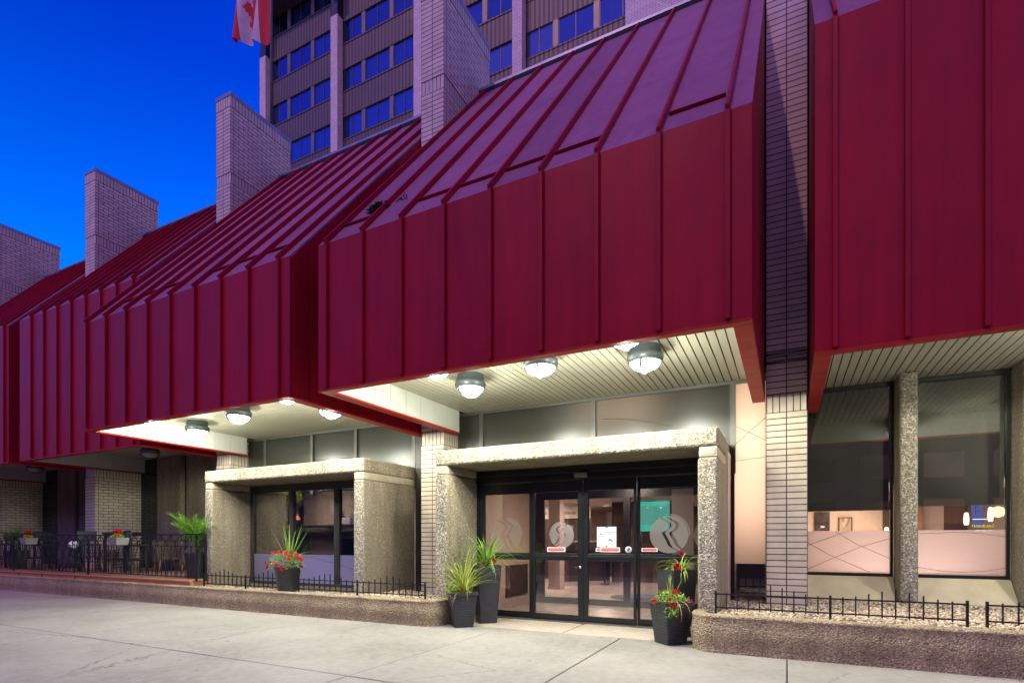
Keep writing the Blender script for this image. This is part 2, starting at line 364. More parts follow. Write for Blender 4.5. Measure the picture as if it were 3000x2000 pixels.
# ------------------------------------------------------------------ mesh builder
class MB:
    def __init__(s): s.v = []; s.f = []; s.mi = []; s.smooth = []
    def face(s, idx, mi=0, sm=False): s.f.append(idx); s.mi.append(mi); s.smooth.append(sm)
    def box(s, x0, x1, y0, y1, z0, z1, mi=0):
        b = len(s.v)
        s.v += [(x0, y0, z0), (x1, y0, z0), (x1, y1, z0), (x0, y1, z0), (x0, y0, z1), (x1, y0, z1), (x1, y1, z1), (x0, y1, z1)]
        for q in ((0, 3, 2, 1), (4, 5, 6, 7), (0, 1, 5, 4), (1, 2, 6, 5), (2, 3, 7, 6), (3, 0, 4, 7)): s.face([b + i for i in q], mi)
        return s
    def hexa(s, pts, mi=0):
        b = len(s.v); s.v += [tuple(p) for p in pts]
        for q in ((0, 3, 2, 1), (4, 5, 6, 7), (0, 1, 5, 4), (1, 2, 6, 5), (2, 3, 7, 6), (3, 0, 4, 7)): s.face([b + i for i in q], mi)
        return s
    def prism_x(s, poly, x0, x1, mi=0):            # poly in (y,z), anticlockwise seen from +x
        b = len(s.v); n = len(poly)
        s.v += [(x0, y, z) for y, z in poly] + [(x1, y, z) for y, z in poly]
        s.face([b + i for i in range(n)][::-1], mi); s.face([b + n + i for i in range(n)], mi)
        for i in range(n):
            j = (i + 1) % n; s.face([b + i, b + j, b + n + j, b + n + i], mi)
        return s
    def prism_y(s, poly, y0, y1, mi=0):            # poly in (x,z)
        b = len(s.v); n = len(poly)
        s.v += [(x, y0, z) for x, z in poly] + [(x, y1, z) for x, z in poly]
        s.face([b + i for i in range(n)], mi); s.face([b + n + i for i in range(n)][::-1], mi)
        for i in range(n):
            j = (i + 1) % n; s.face([b + j, b + i, b + n + i, b + n + j], mi)
        return s
    def tube(s, pts, r, n=8, mi=0, closed=False):
        b = len(s.v); pts = [Vector(p) for p in pts]; m = len(pts)
        for i, p in enumerate(pts):
            a = pts[(i - 1) % m] if (closed or i > 0) else p; c = pts[(i + 1) % m] if (closed or i < m - 1) else p
            t = (c - a).normalized() if (c - a).length > 1e-9 else Vector((0, 0, 1))
            u = t.cross(Vector((0, 1, 0)) if abs(t.y) < .9 else Vector((1, 0, 0))).normalized(); w = t.cross(u)
            rr = r[i] if isinstance(r, (list, tuple)) else r
            for k in range(n):
                an = 2 * math.pi * k / n; s.v.append(tuple(p + u * (rr * math.cos(an)) + w * (rr * math.sin(an))))
        for i in range(m if closed else m - 1):
            for k in range(n):
                i2 = (i + 1) % m
                s.face([b + i * n + k, b + i * n + (k + 1) % n, b + i2 * n + (k + 1) % n, b + i2 * n + k], mi, True)
        if not closed:
            s.face([b + k for k in range(n)][::-1], mi); s.face([b + (m - 1) * n + k for k in range(n)], mi)
        return s
    def lathe(s, prof, c=(0, 0, 0), n=28, mi=0, caps=True):   # prof (r,z)
        b = len(s.v)
        for r, z in prof:
            for k in range(n):
                an = 2 * math.pi * k / n; s.v.append((c[0] + r * math.cos(an), c[1] + r * math.sin(an), c[2] + z))
        for i in range(len(prof) - 1):
            for k in range(n): s.face([b + i * n + k, b + i * n + (k + 1) % n, b + (i + 1) * n + (k + 1) % n, b + (i + 1) * n + k], mi, True)
        if caps:
            s.face([b + k for k in range(n)][::-1], mi); e = b + (len(prof) - 1) * n; s.face([e + k for k in range(n)], mi)
        return s
    def quad(s, a, b_, c, d, mi=0):
        b = len(s.v); s.v += [tuple(a), tuple(b_), tuple(c), tuple(d)]; s.face([b, b + 1, b + 2, b + 3], mi); return s
    def rough_box(s, x0, x1, y0, y1, z0, z1, step=.05, amp=.006, mi=0, rnd=.02, mi_fn=None):
        """box with a fine grid of shared, slightly uneven vertices and soft arrises"""
        nx, ny, nz = [max(1, round((b - a) / step)) for a, b in ((x0, x1), (y0, y1), (z0, z1))]
        ids = {}
        def vid(i, j, k):
            if (i, j, k) in ids: return ids[(i, j, k)]
            p = Vector((x0 + (x1 - x0) * i / nx, y0 + (y1 - y0) * j / ny, z0 + (z1 - z0) * k / nz))
            nrm = Vector(((i == nx) - (i == 0), (j == ny) - (j == 0), (k == nz) - (k == 0)))
            e = sum(abs(c) for c in nrm)
            if e > 1: p -= nrm * rnd * .5
            q = noise.noise(p * 14) * .6 + noise.noise(p * 37) * .5
            p += nrm.normalized() * q * amp if e else Vector()
            ids[(i, j, k)] = len(s.v); s.v.append(tuple(p)); return ids[(i, j, k)]
        def add(q, nrm): s.face(q, mi if mi_fn is None else mi_fn(nrm))
        for i in range(nx):
            for k in range(nz):
                add([vid(i, 0, k), vid(i + 1, 0, k), vid(i + 1, 0, k + 1), vid(i, 0, k + 1)], '-y')
                add([vid(i, ny, k), vid(i, ny, k + 1), vid(i + 1, ny, k + 1), vid(i + 1, ny, k)], '+y')
        for j in range(ny):
            for k in range(nz):
                add([vid(0, j, k), vid(0, j, k + 1), vid(0, j + 1, k + 1), vid(0, j + 1, k)], '-x')
                add([vid(nx, j, k), vid(nx, j + 1, k), vid(nx, j + 1, k + 1), vid(nx, j, k + 1)], '+x')
        for i in range(nx):
            for j in range(ny):
                add([vid(i, j, 0), vid(i, j + 1, 0), vid(i + 1, j + 1, 0), vid(i + 1, j, 0)], '-z')
                add([vid(i, j, nz), vid(i + 1, j, nz), vid(i + 1, j + 1, nz), vid(i, j + 1, nz)], '+z')
        return s
    def build(s, name, mats, parent=None, loc=None, bevel=0):
        me = bpy.data.meshes.new(name); me.from_pydata(s.v, [], s.f)
        if not isinstance(mats, (list, tuple)): mats = [mats]
        for m in mats: me.materials.append(M[m] if isinstance(m, str) else m)
        me.polygons.foreach_set('material_index', s.mi); me.polygons.foreach_set('use_smooth', s.smooth)
        me.update()
        o = bpy.data.objects.new(name, me); col.objects.link(o)
        if parent is not None: o.parent = parent
        if loc is not None: o.location = loc
        if bevel:
            bv = o.modifiers.new('edge', 'BEVEL'); bv.width = bevel; bv.segments = 2; bv.limit_method = 'ANGLE'
        return o
def tag(o, label=None, cat=None, group=None, kind=None):
    if label: o['label'] = label
    if cat: o['category'] = cat
    if group: o['group'] = group
    if kind: o['kind'] = kind
    return o
def empty(name, loc, label, cat, group=None, rz=0):
    o = bpy.data.objects.new(name, None); o.empty_display_size = .2; col.objects.link(o)
    o.location = loc; o.rotation_euler = (0, 0, rz); return tag(o, label, cat, group)
def copy_tree(o, parent=None):
    c = o.copy(); col.objects.link(c)
    if parent is not None: c.parent = parent
    for ch in list(o.children): copy_tree(ch, c)
    return c
def text(name, body, size, loc, mat, parent=None, rot=(R(90), 0, 0), ext=.002, sx=1, align='CENTER'):
    cu = bpy.data.curves.new(name, 'FONT'); cu.body = body; cu.size = size; cu.extrude = ext
    cu.align_x = align; cu.align_y = 'CENTER'; cu.materials.append(M[mat])
    o = bpy.data.objects.new(name, cu); col.objects.link(o)
    me = bpy.data.meshes.new_from_object(o.evaluated_get(bpy.context.evaluated_depsgraph_get()))
    bpy.data.objects.remove(o); me.name = name; me.materials.clear(); me.materials.append(M[mat])
    o = bpy.data.objects.new(name, me); col.objects.link(o); o.location = loc; o.rotation_euler = rot; o.scale = (sx, 1, 1)
    if parent is not None: o.parent = parent
    return o
# ------------------------------------------------------------------ ground
GZ = -1.58
def build_ground():
    g = MB(); g.quad((-150, -90, GZ - .16), (150, -90, GZ - .16), (150, 140, GZ - .16), (-150, 140, GZ - .16))
    tag(g.build('road', 'asphalt'), kind='structure')
    xs = [-46, -38, -31, -25.6, -21.2, -18.1, -15.4, -13.0, -10.7, -8.39, -6.9, -4.57, -2.4, 0.0, 2.35, 4.7, 7, 9.4, 14, 20]
    ys = [-3.0, -.6, 2.1, 4.8, 8.66]
    s = MB(); gp = .006
    for i in range(len(xs) - 1):
        for j in range(len(ys) - 1):
            z = GZ + random.uniform(-.003, .003)
            y1 = ys[j + 1] - gp if j < len(ys) - 2 else 8.66
            s.box(xs[i] + gp, xs[i + 1] - gp, ys[j] + gp, y1, GZ - .2, z)
    o = s.build('sidewalk', 'walk', bevel=.012); tag(o, kind='structure')
    k = MB(); k.box(-46, 20, -3.2, -3.0, GZ - .2, GZ - .01); tag(k.build('kerb', 'walk', bevel=.02), kind='structure')
    a = MB(); a.rough_box(-3.42, -1.0, 8.67, 9.85, GZ - .2, GZ + .006, .08, .002); a.rough_box(-6.1, -3.43, 8.67, 9.85, GZ - .2, GZ + .004, .08, .002)
    tag(a.build('entrance_pavement', 'apron'), kind='structure')
build_ground()

def low_wall(name, path, thick, z0, z1, label):
    """kerb-like planter wall with a rounded top swept along a plan path"""
    P = [Vector((x, y, 0)) for x, y in path]
    # resample
    pts = []; 
    for a, b in zip(P, P[1:]):
        n = max(1, int((b - a).length / .07))
        for i in range(n): pts.append(a.lerp(b, i / n))
    pts.append(P[-1])
    h = z1 - z0; prof = []
    for i in range(9): prof.append((0.012 * math.sin(i), z0 + (h - .05) * i / 8))
    for i in range(1, 5): a = math.pi / 2 * i / 4; prof.append((.05 - .05 * math.cos(a), z1 - .05 + .05 * math.sin(a)))
    for i in range(1, 5): prof.append((.05 + (thick - .1) * i / 4, z1))
    for i in range(1, 4): a = math.pi / 2 * i / 3; prof.append((thick - .05 + .05 * math.sin(a), z1 - .05 + .05 * math.cos(a)))
    prof.append((thick, z0))
    m = MB(); n = len(prof)
    for i, p in enumerate(pts):
        a = pts[max(0, i - 1)]; c = pts[min(len(pts) - 1, i + 1)]; t = (c - a).normalized(); inw = Vector((-t.y, t.x, 0))
        for d, z in prof:
            q = Vector((p.x, p.y, z)) + inw * d
            w = noise.noise(q * 9) * .008 + noise.noise(q * 27) * .008 + noise.noise(q * 2.1) * .01
            q -= inw * w if d < thick * .5 else Vector(); q.z += (w * .7 if z > z1 - .06 else 0)
            m.v.append(tuple(q))
    for i in range(len(pts) - 1):
        for k in range(n - 1):
            m.face([i * n + k, (i + 1) * n + k, (i + 1) * n + k + 1, i * n + k + 1], 0, True)
    m.face(list(range(n))); m.face([(len(pts) - 1) * n + k for k in range(n)][::-1])
    o = m.build(name, 'agg_wall'); return tag(o, label, 'low wall')
def arc(cx, cy, r, a0, a1, n=9): return [(cx + r * math.cos(R(a0 + (a1 - a0) * i / n)), cy + r * math.sin(R(a0 + (a1 - a0) * i / n))) for i in range(n + 1)]
low_wall('low_wall', [(-1.27, 8.74)] + arc(-.90, 8.48, .37, 180, 270) + [(9, 8.11)], .2, GZ - .05, -1.05, 'brown pebbled low kerb wall with a rounded end right of the doors')
low_wall('low_wall', [(-40, 8.13)] + arc(-6.05, 8.5, .37, 270, 360) + [(-5.68, 8.74)], .2, GZ - .05, -1.10, 'long weathered low kerb wall running left from the doors under the deck')

# gravel
def gravel():
    m = MB()
    def bed(x0, x1, y0, y1, z, n, hole):
        st = .12; nx = int((x1 - x0) / st); ny = int((y1 - y0) / st); b = len(m.v)
        for i in range(nx + 1):
            for j in range(ny + 1):
                p = Vector((x0 + (x1 - x0) * i / nx, y0 + (y1 - y0) * j / ny, z)); p.z += noise.noise(p * 3) * .02; m.v.append(tuple(p))
        for i in range(nx):
            for j in range(ny): q = b + i * (ny + 1) + j; m.face([q, q + ny + 1, q + ny + 2, q + 1], 0)
        for _ in range(n):
            x = random.uniform(x0, x1); y = y0 + (y1 - y0) * random.random() ** 1.2
            if hole(x, y): continue
            r = random.uniform(.012, .03); c = Vector((x, y, z + noise.noise(Vector((x, y, z)) * 3) * .02 + r * .3))
            rot = Matrix.Rotation(random.random() * 6.28, 3, 'Z') @ Matrix.Rotation(random.uniform(-.5, .5), 3, 'X')
            sx, sy, sz = r * random.uniform(.9, 1.5), r, r * random.uniform(.5, .8); b = len(m.v)
            mi = 1 + random.randrange(5)
            for k, (ux, uy, uz) in enumerate(((1, 0, 0), (.4, .85, .1), (-.6, .75, 0), (-1, -.1, .1), (-.35, -.9, 0), (.6, -.75, -.1), (.2, .1, 1), (-.2, -.1, -1))):
                m.v.append(tuple(c + rot @ Vector((ux * sx, uy * sy, uz * sz))))
            for k in range(6): m.face([b + k, b + (k + 1) % 6, b + 6], mi, True); m.face([b + (k + 1) % 6, b + k, b + 7], mi, True)
    bed(-.95, 6.5, 8.28, 11.8, -1.085, 17000, lambda x, y: (-1.3 < x < -.9 and y > 8.7) or y > 11.6 or (x > 3.4))
    bed(-13.0, -5.9, 8.3, 9.9, -1.14, 5500, lambda x, y: (-6.12 < x and y > 8.7) or (x < -7.8 and y > 8.75))
    pm = [simple('pebble_%s' % n, c, .7, var=.15, scale=9) for n, c in (('tan', (.40, .31, .18)), ('buff', (.52, .44, .29)), ('brown', (.26, .19, .11)), ('grey', (.30, .27, .22)), ('cream', (.60, .53, .38)))]
    tag(m.build('gravel', ['soil'] + pm), 'tan pebble mulch behind the low fences', 'gravel', kind='stuff')
gravel()

# ------------------------------------------------------------------ the hotel building
hotel = empty('hotel_building', (0, 0, 0), 'low brick hotel front with red standing-seam metal canopies over its entrance', 'building')
PX = {'AR': -.314, 'AB': -7.337, 'BC': -14.44, 'CD': -21.32, 'DE': -28.31, 'EF': -35.3, 'RS': 6.75}
def pier(x, dup=None):
    z0 = -1.657
    if dup is not None:
        c = copy_tree(dup, hotel); c.location = (x, 10, z0); return c
    m = MB(); w = .61; D = 2.05
    zs = [0, 2.102 - z0, 2.40 - z0, 9.945 - z0, 10.25 - z0, 12.06 - z0, 12.36 - z0]
    for a, b in ((0, 1), (2, 3), (4, 5)): m.box(0, w, 0, D, zs[a], zs[b])
    m.box(.1, w - .1, .1, D - .02, zs[1] - .05, zs[6])
    p = m.build('brick_pier', 'brick', hotel, (x, 10, z0))
    for a, b in ((1, 2), (3, 4), (5, 6)):
        s = MB(); e = .018 if b < 6 else -.006; s.box(e, w - e, e, D - max(e, 0), 0.0, zs[b] - zs[a]); s.build('soldier_course', 'soldier', p, (0, 0, zs[a]))
    c = MB(); c.box(-.02, w + .02, -.02, D + .03, zs[6], zs[6] + .12); c.build('coping', 'cap', p, bevel=.01)
    return p
p0 = pier(PX['AR'])
for k in ('AB', 'BC', 'CD', 'DE', 'EF', 'RS'): pier(PX[k], p0)
pb = MB()
for z in (2.93, 3.06): pb.tube([(-.31, 9.975, z), (.29, 9.975, z)], .018, 8)
pb.build('conduit', 'alu', hotel)

def canopy(x0, x1, yf, label=None, lined=True):
    SL = (10.95 - 4.71) / (11.6 - 6.4)
    zt = 4.71 + SL * (yf - 6.4); zb = 2.4; yr, zr = 11.6, 10.95; yb = 10.3 if yf < 7 else 11.6
    t = .035
    m = MB()
    # fascia and roof sheets
    ed = [x1]; q = x1 - .245
    while q > x0 + .03: ed.append(q); q -= .742
    ed.append(x0)
    for xb_, xa_ in zip(ed, ed[1:]): m.box(xa_ + .0015, xb_ - .0015, yf, yf + t, zb, zt)
    n = Vector((0, -SL, 1)).normalized()
    def roofpt(x, y, off): z = zt + SL * (y - yf); return (x, y + n.y * off, z + n.z * off)
    ro = MB()
    for xb_, xa_ in zip(ed, ed[1:]):
        ro.hexa([roofpt(xa_, yf, -.03), roofpt(xb_, yf, -.03), roofpt(xb_, yr, -.03), roofpt(xa_, yr, -.03),
            roofpt(xa_, yf, 0), roofpt(xb_, yf, 0), roofpt(xb_, yr, 0), roofpt(xa_, yr, 0)])
    # side walls made of upright panels
    for xs, sg in ((x0, 1), (x1, -1)):
        y = yf + t
        while y < yr - .05:
            y2 = min(y + .40, yr)
            zlo = zb if y < yb - .01 else 2.95
            y2 = min(y2, yb) if y < yb - .01 else y2
            za, zc = zt + SL * (y - yf) - .04, zt + SL * (y2 - yf) - .04
            xa, xb = (xs, xs + .03) if sg > 0 else (xs - .03, xs)
            g = .006
            m.prism_x([(y + g, zlo), (y2 - g, zlo), (y2 - g, zc), (y + g, za)], xa, xb); y = y2
        xa, xb = (xs + .031, xs + .05) if sg > 0 else (xs - .05, xs - .031)
        m.prism_x([(yf + t, zb + .02), (yb - .02, zb + .02), (yb - .02, 2.9), (yr, 2.9), (yr, zr - .1), (yf + t, zt - .06)], xa, xb)
    # standing seams
    xr = x1 - .245; k = 0; seams = []
    while xr - k * .742 > x0 + .03: seams.append(xr - k * .742); k += 1
    for xs in seams:
        w = .027
        m.box(xs - w, xs + w, yf - .055, yf - .0005, zb + .018, zt + .03)
        m.hexa([roofpt(xs - w * .7, yf - .03, 0), roofpt(xs + w * .7, yf - .03, 0), roofpt(xs + w * .7, yr, 0), roofpt(xs - w * .7, yr, 0),
                roofpt(xs - w * .7, yf - .03, .075), roofpt(xs + w * .7, yf - .03, .075), roofpt(xs + w * .7, yr, .075), roofpt(xs - w * .7, yr, .075)])
    c = m.build('canopy', 'red', hotel, bevel=.004)
    if label: c['label'] = label
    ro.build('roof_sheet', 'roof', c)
    allx = [x0 + .02] + seams[::-1] + [x1 - .02]; rr = random.Random(int(x0 * 100))
    for a, b in zip(allx, allx[1:]):
        if b - a < .3 or rr.random() < .14: continue
        ys = yf + .34
        A, B = a + .05, b - .05
        g = MB(); g.hexa([roofpt(A, ys, 0), roofpt(B, ys, 0), roofpt(B, ys + .02, 0), roofpt(A, ys + .02, 0), roofpt(A, ys, .042), roofpt(B, ys, .042), roofpt(B, ys + .02, .042), roofpt(A, ys + .02, .042)])
        g.build('snow_guard', 'red', c)
    f = MB()                                             # red edge flange
    f.box(x0 + .004, x1 - .004, yf - .012, yf + .13, zb - .035, zb - .002)
    f.box(x0 + .004, x0 + .20, yf + .1305, yb, zb - .035, zb - .002); f.box(x1 - .20, x1 - .004, yf + .1305, yb, zb - .035, zb - .002)
    f.build('edge_trim', 'red_trim', c, bevel=.004)
    li = MB()
    for xs, sg in ((x0 + .18, 1), (x1 - .18, -1)):
        y = yf + .16
        while y < yb - .02:
            y2 = min(y + .46, yb); li.box(min(xs, xs + sg * .02), max(xs, xs + sg * .02), y + .004, y2 - .004, zb - .001, 2.88); y = y2
    li.box(x0 + .2, x1 - .2, yf + .131, yf + .15, zb, 2.88)
    li.build('side_lining', 'lining', c)
    so = MB(); x = x0 + .2; zs = 2.86
    yg = 10.55 if yf < 7 else 11.85
    while x < x1 - .2 - .02:
        w = min(.128, x1 - .2 - x)
        so.box(x + .0085, x + w - .0085, yf + .15, yg + .02, zs, zs + .012); x += .128
    so.build('soffit', 'soffit', c, bevel=.004)
    sb = MB(); sb.box(x0 + .19, x1 - .19, yf + .14, yg + .1, zs + .03, zs + .05); sb.build('soffit_backing', 'dark', c)
    rf = MB()
    rf.hexa([(x0, yr - .10, zr - .02), (x1, yr - .10, zr - .02), (x1, yr + .3, zr + .06), (x0, yr + .3, zr + .06), (x0, yr - .10, zr + .05), (x1, yr - .10, zr + .05), (x1, yr + .3, zr + .12), (x0, yr + .3, zr + .12)])
    rf.build('ridge_flashing', 'cap', c, bevel=.006)
    vg = MB(); vg.hexa([roofpt(x0 + .02, yr - .12, .002), roofpt(x1 - .02, yr - .12, .002), roofpt(x1 - .02, yr, .002), roofpt(x0 + .02, yr, .002), roofpt(x0 + .02, yr - .10, .05), roofpt(x1 - .02, yr - .10, .05), roofpt(x1 - .02, yr, .05), roofpt(x0 + .02, yr, .05)])
    vg.build('ridge_vent', 'dark', c)
    return c
canopy(-6.715, -.335, 6.4, 'forward red canopy over the glass entrance doors')
canopy(-13.74, -7.36, 6.4, 'forward red canopy left of the entrance')
canopy(-20.66, -14.46, 7.97, 'set-back red canopy over the patio')
canopy(-27.65, -21.35, 7.97, 'set-back red canopy at the far left')
canopy(-34.6, -28.35, 7.97)
canopy(.315, 6.72, 7.95, 'tall set-back red canopy over the restaurant windows')

# upper mass behind the ridge
w = MB(); w.box(-60, 12, 11.9, 28.5, 3.4, 10.9); w.box(-60, -15.2, 12.4, 28.5, -1.6, 3.4); w.box(7, 12, 11.9, 28.5, -1.6, 3.4)
w.build('upper_wall', 'tower_brick', hotel)

# ---- concrete surrounds
def portal(x0, x1, label):
    y0, y1 = 8.75, 10.52; zb, zt = 1.43, 1.725
    o = MB(); fn = lambda n: 0 if n == '-y' else 1
    o.rough_box(x0, x1, y0, y1, zb, zt, .035, .007, 0, .03, fn)
    c = o.build('concrete_portal', ['agg_coarse', 'agg_fine'], hotel); c['label'] = label
    for a, b in ((x0 + .004, x0 + .295), (x1 - .305, x1 - .004)):
        p = MB(); p.rough_box(a, b, y0 + .004, y1, -1.6, zb - .16, .035, .006, 0, .03, fn); p.build('post', ['agg_coarse', 'agg_fine'], c)
        q = MB(); q.rough_box(a + .012, b - .012, y0 + .014, y1, zb - .16, zb + .005, .05, .001, 0, .02); q.build('post_collar', 'agg_smooth', c)
    return c
portal(-6.105, -.923, 'wide pebble concrete surround framing the entrance doors')
portal(-13.1, -7.875, 'pebble concrete surround framing the violet-filmed window')

# ---- clerestory glazing
def pane(name, x0, x1, z0, z1, y, mat, parent): m = MB(); m.quad((x0, y, z0), (x1, y, z0), (x1, y, z1), (x0, y, z1)); return m.build(name, mat, parent)
def thin(name, x0, x1, z0, z1, y, mat, parent, t=.008): m = MB(); m.box(x0, x1, y, y + t, z0, z1); return m.build(name, mat, parent)
def clerestory(x0, x1, mull, warm_from=None):
    y = 10.55; fr = MB()
    fr.box(x0, x1, y - .03, y + .05, 2.80, 2.857)
    for xm in mull: fr.box(xm - .022, xm + .05, y - .035, y + .05, 1.2, 2.799); fr.box(xm - .05, xm - .026, y - .02, y + .05, 1.2, 2.799)
    c = fr.build('clerestory_window', 'alu', hotel)
    e = [x0] + list(mull) + [x1]
    for a, b in zip(e, e[1:]):
        warm = warm_from is not None and a >= warm_from
        pane('frosted_pane', a + .0, b, -.42 if warm else 1.3, 2.80, y + .02, 'clere_warm' if warm else 'clere', c)
    return c
ca = clerestory(-6.72, -.315, (-6.09, -3.485, -.875), -.9)
clerestory(-13.83, -7.34, (-13.09, -11.29, -9.76, -7.94))
pane('lower_pane', -.86, -.315, -1.2, -.42, 10.57, 'dark_glass', ca)
sl = MB(); sl.box(-.85, -.316, 11.0, 11.05, -1.5, -.40); sl.build('dark_panel', 'plum', ca)
sl = MB(); sl.box(-.93, -.84, 10.49, 10.545, -1.2, 1.7)
sl.build('jamb', 'frame', hotel)
for (a, b, z, a2, b2, z2) in ((-.83, -.33, 2.05, -.83, -.33, 1.75), (-.83, -.33, 1.72, -.83, -.33, 2.16), (-.83, -.33, 1.42, -.83, -.33, 1.46)):
    s = MB(); s.tube([(a, 10.562, z), (b, 10.562, z2)], .004, 6); s.build('scored_line', 'scratch', ca)
s = MB(); s.tube([(-3.3 + 2.3 * i / 14, 10.562, 2.42 - .62 * (i / 14) ** 1.6) for i in range(15)], .004, 6); s.build('scored_line', 'scratch', ca)
# dark column strips beside the surrounds
d = MB(); d.box(-7.86, -7.34, 10.49, 10.53, -1.6, 2.6); d.box(-13.83, -13.11, 10.49, 10.53, -1.6, 1.71); d.box(-6.72, -6.11, 10.49, 10.53, -1.6, 1.3)
d.build('recess_panel', 'bronze', hotel)

# ---- entrance doors  (plane y=9.87)
YD = 9.87
f = MB()
f.box(-5.80, -1.235, YD - .02, YD + .12, 1.15, 1.425); f.box(-5.80, -1.235, YD - .05, YD - .021, 1.16, 1.23); f.box(-5.80, -1.235, YD - .035, YD - .021, 1.30, 1.33)
f.box(-5.80, -5.76, YD - .02, YD + .12, -1.58, 1.149); f.box(-1.275, -1.235, YD - .02, YD + .12, -1.58, 1.149)
df = f.build('door_frame', 'frame', hotel, bevel=.004)
th = MB(); th.box(-5.8, -1.235, YD - .12, YD + .16, GZ - .01, GZ + .024); th.build('threshold', 'alu', df, bevel=.005)
se = MB(); se.hexa([(-3.62, YD - .11, 1.20), (-3.36, YD - .11, 1.20), (-3.36, YD - .03, 1.17), (-3.62, YD - .03, 1.17), (-3.62, YD - .12, 1.27), (-3.36, YD - .12, 1.27), (-3.36, YD - .05, 1.30), (-3.62, YD - .05, 1.30)])
se.build('door_sensor', 'alu', df, bevel=.01)
def leaf(name, x0, x1, y, ls, rs, label):
    m = MB(); zb, zt = -1.55, 1.145; t = .05
    m.box(x0, x0 + ls, y, y + t, zb, zt); m.box(x1 - rs, x1, y, y + t, zb, zt)
    m.box(x0 + ls, x1 - rs, y + .002, y + t - .002, zb, -1.435); m.box(x0 + ls, x1 - rs, y + .002, y + t - .002, -.395, -.255); m.box(x0 + ls, x1 - rs, y + .002, y + t - .002, .93, zt)
    m.box(x0 + ls, x1 - rs, y - .006, y + .001, -.345, -.30); m.box(x0 + ls, x1 - rs, y - .006, y + .001, -1.52, -1.49)
    o = m.build(name, 'frame', hotel, bevel=.004); o['label'] = label
    thin('glass', x0 + ls - .01, x1 - rs + .01, -.265, .94, y + .022, 'glass', o); thin('glass', x0 + ls - .01, x1 - rs + .01, -1.445, -.385, y + .022, 'glass', o)
    return o
fl = leaf('side_panel', -5.758, -4.502, YD + .01, .13, .10, 'fixed glass panel left of the sliding doors')
dl = leaf('sliding_door', -4.50, -3.452, YD - .05, .05, .10, 'left sliding door with the mirrored emblem')
dr = leaf('sliding_door', -3.447, -2.44, YD - .05, .09, .05, 'right sliding door with the taped notice')
fr_ = leaf('side_panel', -2.438, -1.277, YD + .01, .05, .05, 'fixed glass panel right of the sliding doors with the large emblem')
k = MB(); k.lathe([(0.001, 0), (.03, 0), (.03, .02), (.018, .03), (.001, .03)], n=16); o = k.build('lock_cylinder', 'steel', dl, (-3.50, YD - .05, -.517)); o.rotation_euler = (R(90), 0, 0)

def emblem(cx, cz, r, y, flip, parent, mat='logo'):
    """round etched emblem cut by two wavy double-curved stripes"""
    m = MB(); n = 44
    key = [(1.0, -.62), (.82, -.42), (.70, -.16), (.55, -.03), (.38, -.04), (.24, -.16), (.08, -.38), (-.10, -.28), (-.3, -.17), (-.55, -.06), (-.72, .12), (-.85, .40), (-1.0, .9)]
    def wave(z, off):           # z in -1..1: bulging bowl, sharp waist, sweeping leg
        for (za, xa), (zb_, xb) in zip(key, key[1:]):
            if z >= zb_: return xa + (xb - xa) * (za - z) / (za - zb_) + off
        return key[-1][1] + off
    def seg(z0, z1, fa, fb):
        for i in range(n):
            za = z0 + (z1 - z0) * i / n; zb_ = z0 + (z1 - z0) * (i + 1) / n
            q = []
            for z, fn in ((za, fa), (za, fb), (zb_, fb), (zb_, fa)):
                lim = math.sqrt(max(0, 1 - z * z)); x = max(-lim, min(lim, fn(z))); q.append((cx + flip * x * r, y, cz + z * r))
            if abs(q[0][0] - q[1][0]) + abs(q[2][0] - q[3][0]) < 1e-4: continue
            m.quad(*q)
    seg(-1, 1, lambda z: -2, lambda z: wave(z, 0))
    seg(-1, 1, lambda z: wave(z, .17), lambda z: wave(z, .38))
    seg(-1, 1, lambda z: wave(z, .55), lambda z: 2)
    # thin outer arc
    pts = [(a, 1.07) for a in [R(85 - 3 * i) for i in range(30)]]
    for (a, ra), (b, rb) in zip(pts, pts[1:]):
        q = [(cx + flip * rr * r * math.cos(an), y, cz + rr * r * math.sin(an)) for an, rr in ((a, 1.03), (a, 1.09), (b, 1.09), (b, 1.03))]
        m.quad(*q)
    return m.build('etched_emblem', mat, parent)
emblem(-1.875, .10, .335, YD + .018, 1, fr_)
emblem(-3.885, .09, .245, YD - .042, -1, dl)
emblem(-5.15, .09, .36, YD + .018, 1, fl, 'logo_faint')

def sticker(cx, cz, w, h, y, label):
    t = empty('door_sticker', (cx, y, cz), label, 'sticker', 'red automatic door stickers on the entrance glass')
    m = MB(); m.box(-w / 2, w / 2, -.002, 0, -h / 2, h / 2); m.build('backing', 'swhite', t)
    m = MB(); aw = h * .42
    for s in (-1, 1): m.prism_y([(s * (w / 2 - .008), 0), (s * (w / 2 - .008 - aw), h * .36), (s * (w / 2 - .008 - aw), -h * .36)][::s], -.004, -.0025)
    m.box(-w / 2 + aw + .006, w / 2 - aw - .006, -.004, -.0025, -h * .33, h * .33); m.build('red_field', 'sred', t)
    text('lettering', 'AUTOMATIC SLIDING DOOR', h * .33, (0, -.0052, 0), 'swhite', t, sx=.78, ext=.0005); return t
sticker(-3.995, -.183, .375, .088, YD - .056, 'bright red and white sticker low on the left sliding door')
sticker(-2.925, -.178, .375, .088, YD - .060, 'bright red and white sticker below the taped paper notice')
sticker(-2.21, -.175, .285, .064, YD - .002, 'smaller dull red sticker at the foot of the right fixed panel')
sticker(-3.10, -.182, .20, .064, YD - .050, 'dull red sticker half hidden behind a brighter one under the notice')
nt_ = empty('paper_notice', (-2.99, YD - .056, .06), 'white paper notice with an arrow taped to the right sliding door', 'notice')
m = MB(); m.box(-.185, .185, -.0015, 0, -.19, .185); m.build('sheet', 'paper', nt_)
